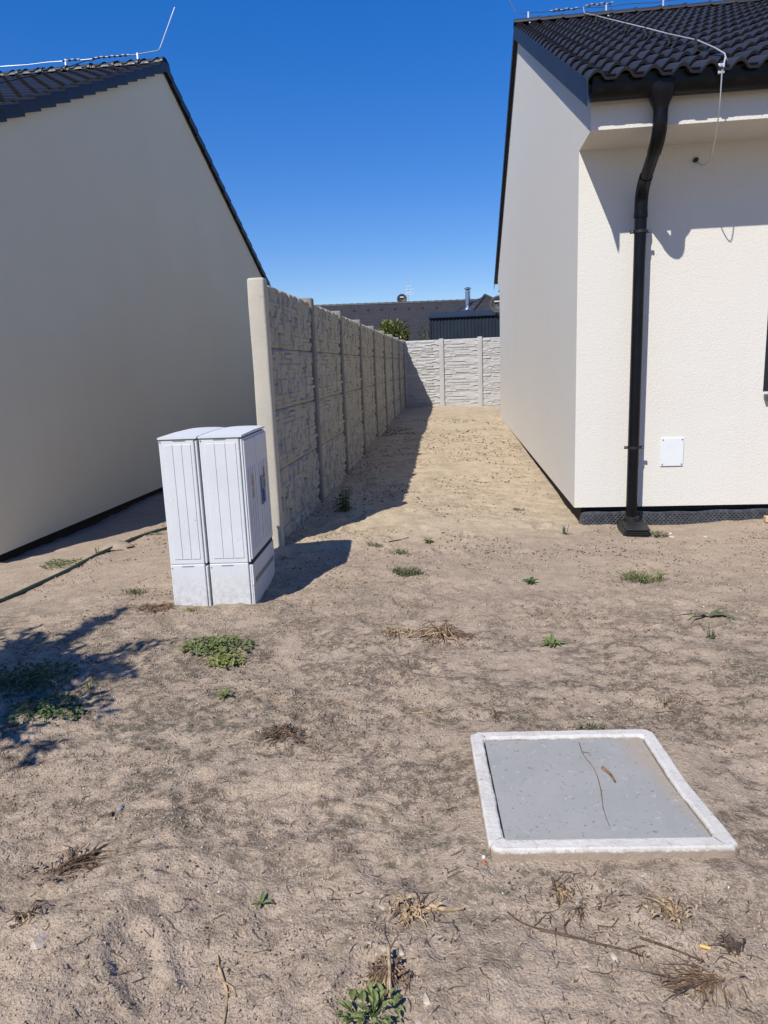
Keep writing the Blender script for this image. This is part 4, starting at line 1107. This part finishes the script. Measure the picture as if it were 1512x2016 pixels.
dry(-1.22,1.83,.15,44,'brown root tangle on the ridge at lower left',[M_ROOT,M_DRY],fan=.7,flat=.16,frag=50,rmax=.0032)
dry(-1.20,1.61,.075,20,'pale forked dead stem at the left edge near the bottom',[M_STRAW,M_ROOT],flat=.3,frag=12,rmax=.003)
dry(-1.90,4.14,.15,60,'dark brown litter heap at the left foot of the cabinet',[M_ROOT,M_DRY],flat=.12,frag=120,rmax=.0025)
dry(-1.66,4.10,.07,22,'wilted yellowish weed against the cabinet front',[M_STRAW,M_WEED_Y],flat=.3,frag=20,rmax=.0022)
dry(-1.36,5.30,.05,14,'pale withered sprig in the shadow behind the cabinet',[M_STRAW],flat=.5,rmax=.002)
dry(.87,3.00,.055,14,'curled dead twig cluster right of centre above the chamber',[M_STRAW,M_ROOT],flat=.3,rmax=.0025)
dry(.14,2.86,.07,14,'thin dark stems beside the back left of the chamber',[M_ROOT],flat=.2,rmax=.002)
def stick(pts, r, label, mat=M_DRY, lift=.004, branch=None):
    P = catmull([Vector((p[0], p[1], (gz(p[0],p[1]) if len(p) < 3 else p[2]-lift) + lift)) for p in pts], 5); n = len(P)
    mb = MB().tube(P, [r*(1-.5*i/n) for i in range(n)], 6)
    if branch:
        for b in branch:
            Q = catmull([Vector((p[0], p[1], (gz(p[0],p[1]) if len(p) < 3 else p[2]-lift)+lift)) for p in b], 4); mb.tube(Q, r*.55, 5)
    o = build(mb, 'stick', mat, None, 60, loc=(P[0].x, P[0].y, P[0].z)); tag(o, label, 'stick', 'dry sticks on the soil')
stick([(.19,1.68),(.26,1.655),(.33,1.635),(.40,1.615),(.435,1.605)], .0042, 'long dark stick lying below the chamber', M_ROOT, branch=[[(.26,1.655),(.255,1.69),(.275,1.715)],[(.19,1.68),(.14,1.70),(.11,1.74)],[(.40,1.615),(.43,1.63),(.45,1.635)]])
stick([(.44,1.655),(.52,1.63),(.585,1.60)], .0035, 'dark stick leading into the fine roots at bottom right', M_ROOT)
stick([(-.63,1.515),(-.605,1.475),(-.585,1.44),(-.57,1.37),(-.565,1.32)], .0045, 'pale forked root at the bottom left of centre', M_STRAW, branch=[[(-.605,1.475),(-.575,1.455),(-.56,1.43)],[(-.63,1.515),(-.645,1.55)]])
stick([(-.10,1.74),(-.055,1.728),(-.01,1.745)], .0075, 'thick tan root stub among the mortar lumps', M_STRAW, .008)
stick([(-.20,1.56,.03),(-.19,1.49,.025),(-.185,1.43,.012)], .0055, 'upright tan stalk behind the bottom weed', M_STRAW)
stick([(-.53,2.97),(-.485,2.90),(-.47,2.79)], .0035, 'bent pale twig left of the chamber', M_STRAW, branch=[[(-.53,2.97),(-.60,2.93),(-.63,2.89)]])
stick([(-.70,2.97),(-.72,2.90),(-.735,2.86)], .003, 'short straight straw twig further left of the bent twig', M_STRAW)
stick([(-.22,2.87),(-.14,2.885),(-.09,2.93)], .0045, 'curved pale bark strip above the chamber', M_STRAW)
stick([(-.58,5.72,.06),(-.50,5.80),(-.43,5.87)], .007, 'dark stick at the tip of the cabinet shadow', M_ROOT)
stick([(.885,2.985),(.93,3.02),(.955,3.07)], .005, 'curled whitish twig right of the chamber', M_STRAW)
stick([(.05,5.05),(.10,5.03),(.17,5.02)], .004, 'short pale twig on the sand ahead of the alley', M_STRAW)
stick([(.245,1.855),(.25,1.80),(.25,1.755)], .0045, 'dark upright peg like stick in front of the chamber', M_ROOT)
stick([(-1.20,1.86),(-1.13,1.93)], .005, 'dark twig poking out of the root tangle at lower left', M_ROOT)
stick([(-1.22,1.80),(-1.19,1.87)], .008, 'thick black twig below the root tangle at lower left', M_ROOT)
def lidp(x, y, z=.0455): p = mq@Vector((x, y, 0)); return (mC.x+p.x, mC.y+p.y, z)
stick([lidp(.095,.09), lidp(.112,.045), lidp(.115,-.0)], .0068, 'short curved brown stick lying on the grey lid', M_DRY, .002)
stick([lidp(.055,.27), lidp(.05,.18), lidp(.065,.08), lidp(.055,-.04), lidp(.035,-.15), lidp(.03,-.24)], .0016, 'long thin root trailing across the grey lid', M_DRY, .001, branch=[[lidp(.05,.2), lidp(.075,.19)]])

# ------------------------------------------------------------------ single stones and bits
def lump(x, y, r, label, mat, name='stone', cat='stone', sq=(1,1,.6), grp=None):
    Rl = random.Random(int(x*999)+int(y*555)); mb = MB().blob((x, y, gz(x,y)+r*.12), r, (sq[0]*Rl.uniform(.8,1.4), sq[1]*Rl.uniform(.7,1.1), sq[2]), .42, Rl)
    o = build(mb, name, mat, None, 35, loc=(x, y, gz(x,y))); tag(o, label, cat, grp)
lump(-1.19,2.135,.020,'pale stone on a dark stain at the left',M_STONE)
lump(-1.205,2.10,.016,'dark clod beside the pale stone at the left',M_CLOD_D,'soil_clod','clod')
lump(-1.11,1.52,.026,'whitish mortar lump at the bottom left',M_LIME,'mortar_lump','mortar')
for i, (x, y, r, l) in enumerate([(-.175,1.715,.014,'white mortar lump under the thick tan root'),(-.235,1.745,.012,'mortar flake left of the tan root'),(-.19,1.775,.010,'small mortar flake behind the tan root'),
    (-.215,1.585,.014,'mortar lump at the top of the dry straw clump'),(-.17,1.575,.013,'mortar lump right of the dry straw clump top'),(-.255,1.60,.010,'mortar bit left of the dry straw clump'),
    (-.10,1.435,.020,'large mortar lump right of the bottom weed'),(-.115,1.39,.014,'mortar bit at the bottom edge right of the weed'),(.54,1.665,.012,'mortar flake beneath the leaning stalks'),(.36,1.60,.016,'flat pale lump under the long dark stick'),(.30,1.775,.011,'pale husk like flake in front of the chamber')]):
    lump(x, y, r*.75, l, M_LIME, 'mortar_lump', 'mortar', (1.2,.9,.5), 'mortar lumps in the soil')
lump(.055,1.90,.009,'tiny red brick chip left of the chamber front corner',M_BRICKR,'brick_chip','brick')
lump(.054,1.922,.008,'tiny pale pebble behind the red brick chip',M_CHIP,'pebble','stone')
x, y = .60, 1.645; z = gz(x,y)+.005
o = build(MB().tube([(x-.012,y+.004,z),(x+.012,y-.004,z)], .0042, 10), 'cigarette_butt', M_FILTER, None, 50, loc=(x,y,z)); tag(o, 'yellow cigarette butt near the fine roots at bottom right', 'cigarette')
for (x, y, l) in ((2.02,6.05,'white paper scrap on the soil right of the drain gully'),(1.79,6.22,'white crumb of plaster near the gully, farther'),(1.77,6.10,'white crumb of plaster near the gully, nearer')):
    lump(x, y, .016, l, M_CHIP, 'plaster_bit', 'plaster', (1.4,.8,.5))

# ------------------------------------------------------------------ crumbs and chips: uncountable
def scatter(name, label, mat, n, x0, x1, y0, y1, s0, s1, seed, power=1.6, patch=None):
    R = np.random.default_rng(seed)
    y = y0+(y1-y0)*R.random(n)**power; x = x0+(x1-x0)*R.random(n)
    xh = np.abs(y)*.50+.35; x = np.clip(x, -xh-.35, xh) if patch is None else x
    keep = ~((np.abs(x-.4) < .40) & (np.abs(y-2.29) < .40)) & ~((x > XH-.02) & (y > 6.55)) & ~((x < -1.25) & (x > -1.85) & (y > 4.15) & (y < 5.0))
    x, y = x[keep], y[keep]
    if patch:
        k = vnoise(x*patch, y*patch, seed) + .35*vnoise(x*patch*3, y*patch*3, seed+1) > .02; x, y = x[k], y[k]
    z = ground(x, y); m_ = len(x)
    s = (s0+(s1-s0)*R.random(m_)**4)*(.75+.12*y)
    base = np.array([(1,0,0),(0,1,0),(-1,0,0),(0,-1,0),(0,0,1),(0,0,-1)], float)
    P = base[None]*(1+.35*(R.random((m_,6,1))-.5))
    a = R.random(m_)*6.28; ca, sa = np.cos(a), np.sin(a)
    sx, sy, sz = 1+.5*R.random(m_), .7+.5*R.random(m_), .55+.5*R.random(m_)
    Q = P*np.stack([sx, sy, sz], 1)[:,None,:]
    tl = (R.random((m_,1))-.5)*1.2; Q[...,2] += Q[...,0]*tl
    X = (Q[...,0]*ca[:,None]-Q[...,1]*sa[:,None])*s[:,None]+x[:,None]; Y = (Q[...,0]*sa[:,None]+Q[...,1]*ca[:,None])*s[:,None]+y[:,None]; Z = Q[...,2]*s[:,None]+z[:,None]+s[:,None]*.25
    V = np.stack([X, Y, Z], 2).reshape(-1, 3)
    f = np.array([(0,1,4),(1,2,4),(2,3,4),(3,0,4),(1,0,5),(2,1,5),(3,2,5),(0,3,5)])
    F = (f[None]+np.arange(m_)[:,None,None]*6).reshape(-1, 3)
    me = bpy.data.meshes.new(name); me.vertices.add(len(V)); me.vertices.foreach_set('co', V.ravel())
    me.loops.add(F.size); me.loops.foreach_set('vertex_index', F.ravel().astype(np.int32)); me.polygons.add(len(F))
    me.polygons.foreach_set('loop_start', np.arange(0, F.size, 3, dtype=np.int32)); me.polygons.foreach_set('loop_total', np.full(len(F), 3, np.int32)); me.update()
    me.materials.append(mat); o = bpy.data.objects.new(name, me); COL.objects.link(o); tag(o, label, None, None, 'stuff'); o['category'] = 'soil'; return o
scatter('soil_crumbs', 'sandy soil crumbs strewn over the yard', M_CLOD, 90000, -2.2, 2.2, 1.1, 4.8, .0014, .0055, 3, 1.4, 2.2)
scatter('humus_crumbs', 'dark humus crumbs strewn over the yard', M_CLOD_D, 34000, -2.6, 2.6, 1.1, 6.2, .0014, .0052, 4, 1.4, 3.1)
scatter('coarse_crumbs', 'coarser sand crumbs in the alley', M_CLOD, 26000, -3.2, 2.6, 4, 15, .0020, .0085, 8, 1.5, 1.7)
scatter('alley_litter', 'dark crumbs and litter in the alley', M_CLOD_D, 9000, -3.2, 1.5, 5.5, 17, .0020, .0080, 18, 1.4, 1.3)
scatter('pale_chips', 'tiny pale stone and shell chips in the soil', M_CHIP, 3200, -3, 3, 1.1, 9, .0010, .0045, 5, 1.4)

def fibres(name, label, mat, n, seed, l0, l1, w):
    R = np.random.default_rng(seed); mb = MB()
    hubs = [(-.10,3.76,.35),(-.36,3.78,.2),(-.74,2.66,.25),(-.15,1.72,.2),(-.2,1.52,.2),(.26,1.8,.15),(.55,1.74,.2),(.6,1.55,.25),(-1.22,1.83,.25),(-1.9,4.14,.3),(-1.3,3.5,.3),(.9,3.0,.3),(-.5,2.85,.3),(.35,1.65,.25)]
    for i in range(n):
        if R.random() < .42:
            hx, hy, hr = hubs[int(R.integers(len(hubs)))]; x, y = hx+R.normal()*hr*.6, hy+R.normal()*hr*.5
        else:
            y = 1.15+6.5*R.random()**1.7; x = (R.random()*2-1)*(.55*y+.2)-.05*y
        if (abs(x-.4) < .40 and abs(y-2.29) < .40) or (x < -1.2 and x > -1.9 and 4.1 < y < 5.0) or y < 1.1: continue
        a = R.random()*6.28; L = l0+(l1-l0)*R.random()**2.5; b = len(mb.v)
        for k in range(4):
            ww = w*(.5+R.random())*(1-.18*k); sx, sy = -math.sin(a)*ww, math.cos(a)*ww; z = gz(x, y)+.0015+.004*R.random()
            mb.v += [(x-sx, y-sy, z), (x+sx, y+sy, z+.0012)]; a += R.normal()*.35; x += math.cos(a)*L/3; y += math.sin(a)*L/3
        mb.f += [(b+2*k, b+2*k+1, b+2*k+3, b+2*k+2) for k in range(3)]
    o = build(mb, name, mat); tag(o, label, None, None, 'stuff'); o['category'] = 'litter'
fibres('dark_fibres', 'thin dark root fibres and leaf bits strewn over the soil', M_ROOT, 2300, 31, .010, .055, .0012)
fibres('straw_fibres', 'short pale straw bits strewn over the soil', M_STRAW, 900, 32, .008, .04, .0010)

# ------------------------------------------------------------------ beyond the far fence
# laurel bush
def bush(name, c, rx, ry, rz, n, L, mat, label, seed, zb, cat='bush'):
    R = random.Random(seed); root = empty(name, (c[0], c[1], zb)); tag(root, label, cat)
    lf, st = MB(), MB(); tips = []
    for i in range(16):
        a = R.uniform(0,6.28); e = R.uniform(.1,1.45); k = R.uniform(.55,.95)
        tips.append(Vector((c[0]+rx*k*math.cos(a)*math.cos(e), c[1]+ry*k*math.sin(a)*math.cos(e), c[2]+rz*k*math.sin(e)*.9)))
        st.tube([(c[0]+.05*math.cos(a),c[1]+.05*math.sin(a),zb-.05), ((c[0]+tips[-1].x)/2,(c[1]+tips[-1].y)/2,(zb+tips[-1].z)/2+.1), tips[-1]], [.02,.014,.005], 5)
    for i in range(n):
        a = R.uniform(0,6.28); w = R.uniform(-.75,1); r = R.uniform(.62,1)*(.86+.2*math.sin(3*a+seed)*math.cos(2*w*2)); h = math.sqrt(max(0,1-w*w))
        p = Vector((c[0]+rx*r*h*math.cos(a), c[1]+ry*r*h*math.sin(a), c[2]+rz*r*w)); d = Vector((math.cos(a)*h, math.sin(a)*h, w*.6))+Vector((R.gauss(0,.5),R.gauss(0,.5),R.gauss(0,.4)))
        lf.leaf(p, d, (0,0,1), L*R.uniform(.7,1.2), L*R.uniform(.36,.48), .4)
    build(lf, 'crown', mat, root); build(st, 'trunk', M_BARK, root, 60)
bush('laurel_bush', (-1.93,22.1,2.15), .60, .60, .70, 1500, .15, M_LAUREL, 'round laurel bush with glossy leaves rising behind the far fence', 4, .2)
bush('young_shrub', (-.98,23.2,2.2), .20, .2, .50, 110, .10, M_WEED_D, 'thin dark shrub between laurel bush and navy shed', 8, .2)
# navy shed with ribbed sheet walls
SH = empty('metal_shed', (.3, 23, .2)); tag(SH, 'navy ribbed sheet metal shed behind the far fence', 'shed')
sx0, sx1, sy0, szt = -.80, 3.6, 23.0, 2.895
mb = MB(); x = sx0; pr = []
while x < sx1:
    pr += [(x, sy0), (x+.055, sy0), (x+.065, sy0-.022), (x+.095, sy0-.022)]; x += .105
k = len(pr)
mb.v = [(a, b, .1) for a, b in pr]+[(a, b, szt-.02) for a, b in pr]; mb.f = [(i, i+1, k+i+1, k+i) for i in range(k-1)]
build(mb, 'front_wall', M_SHED, SH)
mb = MB(); y = sy0; pr = []
while y < 25.4:
    pr += [(y, sx0), (y+.055, sx0), (y+.065, sx0-.022), (y+.095, sx0-.022)]; y += .105
k = len(pr); mb.v = [(b, a, .1) for a, b in pr]+[(b, a, szt+.12*(a-sy0)-.02) for a, b in pr]; mb.f = [(i+1, i, k+i, k+i+1) for i in range(k-1)]
build(mb, 'side_wall', M_SHED, SH)
mb = MB().box(sx0-.03, sx0+.02, sy0-.035, sy0+.02, .1, szt-.021); build(mb, 'corner_trim', M_BARGE, SH)
mb = MB().add([(sx0-.06,sy0-.07,szt-.03),(sx1,sy0-.07,szt-.03),(sx1,25.5,szt+.27),(sx0-.06,25.5,szt+.27),(sx0-.06,sy0-.07,szt+.015),(sx1,sy0-.07,szt+.015),(sx1,25.5,szt+.315),(sx0-.06,25.5,szt+.315)],
     [(3,2,1,0),(4,5,6,7),(0,1,5,4),(1,2,6,5),(2,3,7,6),(3,0,4,7)]); build(mb, 'roof', M_SHED, SH)
# far bungalow with charcoal roof
FHX = empty('dark_roofed_house', (-2, 34, .2)); tag(FHX, 'far bungalow with charcoal tiled roof above the back fence', 'house')
def fz(x): return 4.79-.011*(x+7)
mb = MB().box(-11, 9, 34, 46, -.2, 2.3); build(mb, 'wall', M_WALLFAR, FHX)
mb = MB(); ncs = 22; KFH = .40
for i in range(ncs):                      # stepped courses of tiles on the slope that faces the yard
    ya = 33.2+(40-33.2)*i/ncs; yb_ = 33.2+(40-33.2)*(i+1)/ncs+.05
    for (xa, xb) in ((-11.5, -1), (-1, 9.5)):
        za = lambda xx: fz(xx)-KFH*(40-ya)+.05; zb_ = lambda xx: fz(xx)-KFH*(40-yb_)
        mb.add([(xa,ya,za(xa)),(xb,ya,za(xb)),(xb,yb_,zb_(xb)),(xa,yb_,zb_(xa)),(xa,ya,za(xa)-.07),(xb,ya,za(xb)-.07)],[(0,1,2,3),(4,5,1,0)])
mb.quad((-11.5,40,fz(-11.5)-.02),(9.5,40,fz(9.5)-.02),(9.5,47,1.9),(-11.5,47,2.1))
RFH = build(mb, 'roof', M_ROOFFAR, FHX)
x = -11.4
while x < 9:
    mb = MB().tube([(x,40,fz(x)+.01),(x+.40,40,fz(x+.4)+.0)], [.095,.080], 8); build(mb, 'ridge_tile', M_ROOFFAR, RFH, 40); x += .38
for i in range(18):
    x = -8.2+.72*i; y = 38.9; z = fz(x)-KFH*(40-y)
    if x < -.6: build(MB().box(x-.05,x+.05,y-.05,y+.05,z+.04,z+.13), 'snow_guard', M_BLACKP, RFH)
ap = Vector((1.391,36.0,4.575)); Hh = Vector((.627,34.3,3.63)); Vv = Vector((-.329,38.0,3.885))
H2 = ap+(Hh-ap)*1.9; V2 = ap+(Vv-ap)*1.9; R2 = Vector((4.2, H2.y, H2.z)); B2 = Vector((4.2, 38.5, 3.2))
mb = MB(); nst = 12
for (P_, Q_) in ((V2, H2), (H2, R2), (R2, B2)):
    for i in range(nst):
        t0, t1 = i/nst, (i+1)/nst; off = Vector((0,0,.03))
        a, b = ap+(P_-ap)*t1+off, ap+(Q_-ap)*t1+off; c, d = ap+(Q_-ap)*t0, ap+(P_-ap)*t0
        mb.add([a,b,c,d,a-2*off,b-2*off],[(0,1,2,3),(4,5,1,0)])
WG = build(mb, 'wing_roof', M_ROOFFAR, FHX)
for P_ in (H2, R2): build(MB().tube([ap+Vector((0,0,.03)), P_+Vector((0,0,.05))], .075, 8), 'hip_ridge', M_ROOFFAR, WG, 40)
build(MB().tube([ap+Vector((0,0,.0)), V2+Vector((0,0,.02))], .03, 6), 'valley_flashing', M_BLACKP, WG, 40)
mb = MB().tube([(.575,36.3,4.0),(.58,36.3,4.90)], .12, 16)
CH = build(mb, 'flue_pipe', M_GALV, FHX, 50)
build(MB().tube([(.58,36.3,4.95),(.58,36.3,5.0),(.58,36.3,5.05)], [.165,.165,.03], 16), 'rain_cap', M_GALV, CH, 40)
build(MB().tube([(.58,36.3,4.88),(.58,36.3,4.97)], .085, 12), 'cap_stand', M_BLACKP, CH, 40)
build(MB().tube([(.575,36.3,3.95),(.575,36.3,4.13),(.575,36.3,4.16)], [.26,.18,.125], 16), 'flashing_collar', M_GALV, CH, 40)
D1 = empty('satellite_dish', (-2.87, 40.0, 4.7)); tag(D1, 'grey satellite dish on the ridge of the far bungalow', 'satellite dish')
dish(D1, (-2.87,40.1,4.97), .27, (.05,-.97,.24), M_DISH); build(MB().box(-2.97,-2.77,40.03,40.035,5.05,5.10), 'name_strip', M_WHITE, D1)
build(MB().tube([(-2.87,40.1,4.95),(-2.87,40.2,4.5)], .03, 8), 'mast', M_BLACKP, D1)
AN = empty('tv_antenna', (-2.53, 40.1, 4.7)); tag(AN, 'thin television aerial mast beside the far ridge dish', 'antenna')
build(MB().tube([(-2.53,40.1,4.5),(-2.53,40.1,6.05)], .018, 6), 'mast', M_ALUW, AN)
for (dz, w) in ((.85,.16),(.68,.30),(.52,.20),(.42,.35)):
    build(MB().tube([(-2.53-w*.5,40.08,4.75+dz),(-2.53+w,40.06,4.75+dz+.03)], .014, 5), 'element', M_ALUW, AN)

# ------------------------------------------------------------------ tree left of the viewer, whose shade falls on the yard
def tree(x, y, label, seed=3):
    R = random.Random(seed); z0 = gz(x, y); root = empty('young_tree', (x, y, z0)); tag(root, label, 'tree')
    tr, lf = MB(), MB()
    tr.tube([(x,y,z0-.1),(x+.02,y+.01,.5),(x+.01,y,1.2),(x+.04,y+.03,2.3)], [.045,.04,.032,.012], 8)
    for i in range(72):
        a = R.uniform(0,6.28); h = R.uniform(.75,2.2); Lb = (.90-.25*abs(h-1.45))*R.uniform(.55,1.12); e = R.uniform(.05,.6)
        p0 = Vector((x+.015,y+.01,h)); d = Vector((math.cos(a)*math.cos(e), math.sin(a)*math.cos(e), math.sin(e)))
        p1 = p0+d*Lb*.55+Vector((0,0,.03)); p2 = p0+d*Lb-Vector((0,0,.04))
        tr.tube([p0,p1,p2], [.011,.007,.002], 5)
        for j in range(90):
            t = R.uniform(.22,1.03); p = lerp(p0, p1, t*1.8) if t < .55 else lerp(p1, p2, (t-.55)/.45)
            dd = (d*.7+Vector((R.gauss(0,.6),R.gauss(0,.6),R.gauss(0,.5)))).normalized()
            lf.leaf(p+dd*R.uniform(0,.06), dd, (0,0,1), R.uniform(.045,.085), R.uniform(.022,.034), .3)
    for i in range(3600):
        v = Vector((R.gauss(0,1),R.gauss(0,1),R.gauss(0,1))).normalized()*R.random()**.4
        p = Vector((x+.02+v.x*.60, y+.02+v.y*.60, 1.52+v.z*.62)); dd = Vector((R.gauss(0,1),R.gauss(0,1),R.gauss(0,.5))).normalized()
        lf.leaf(p, dd, (0,0,1), R.uniform(.07,.13), R.uniform(.03,.05), .3)
    build(tr, 'trunk', M_BARK, root, 60); build(lf, 'crown', M_WEED_D, root)
tree(-3.24, 1.62, 'young leafy tree standing left of the viewpoint, shading the left foreground')
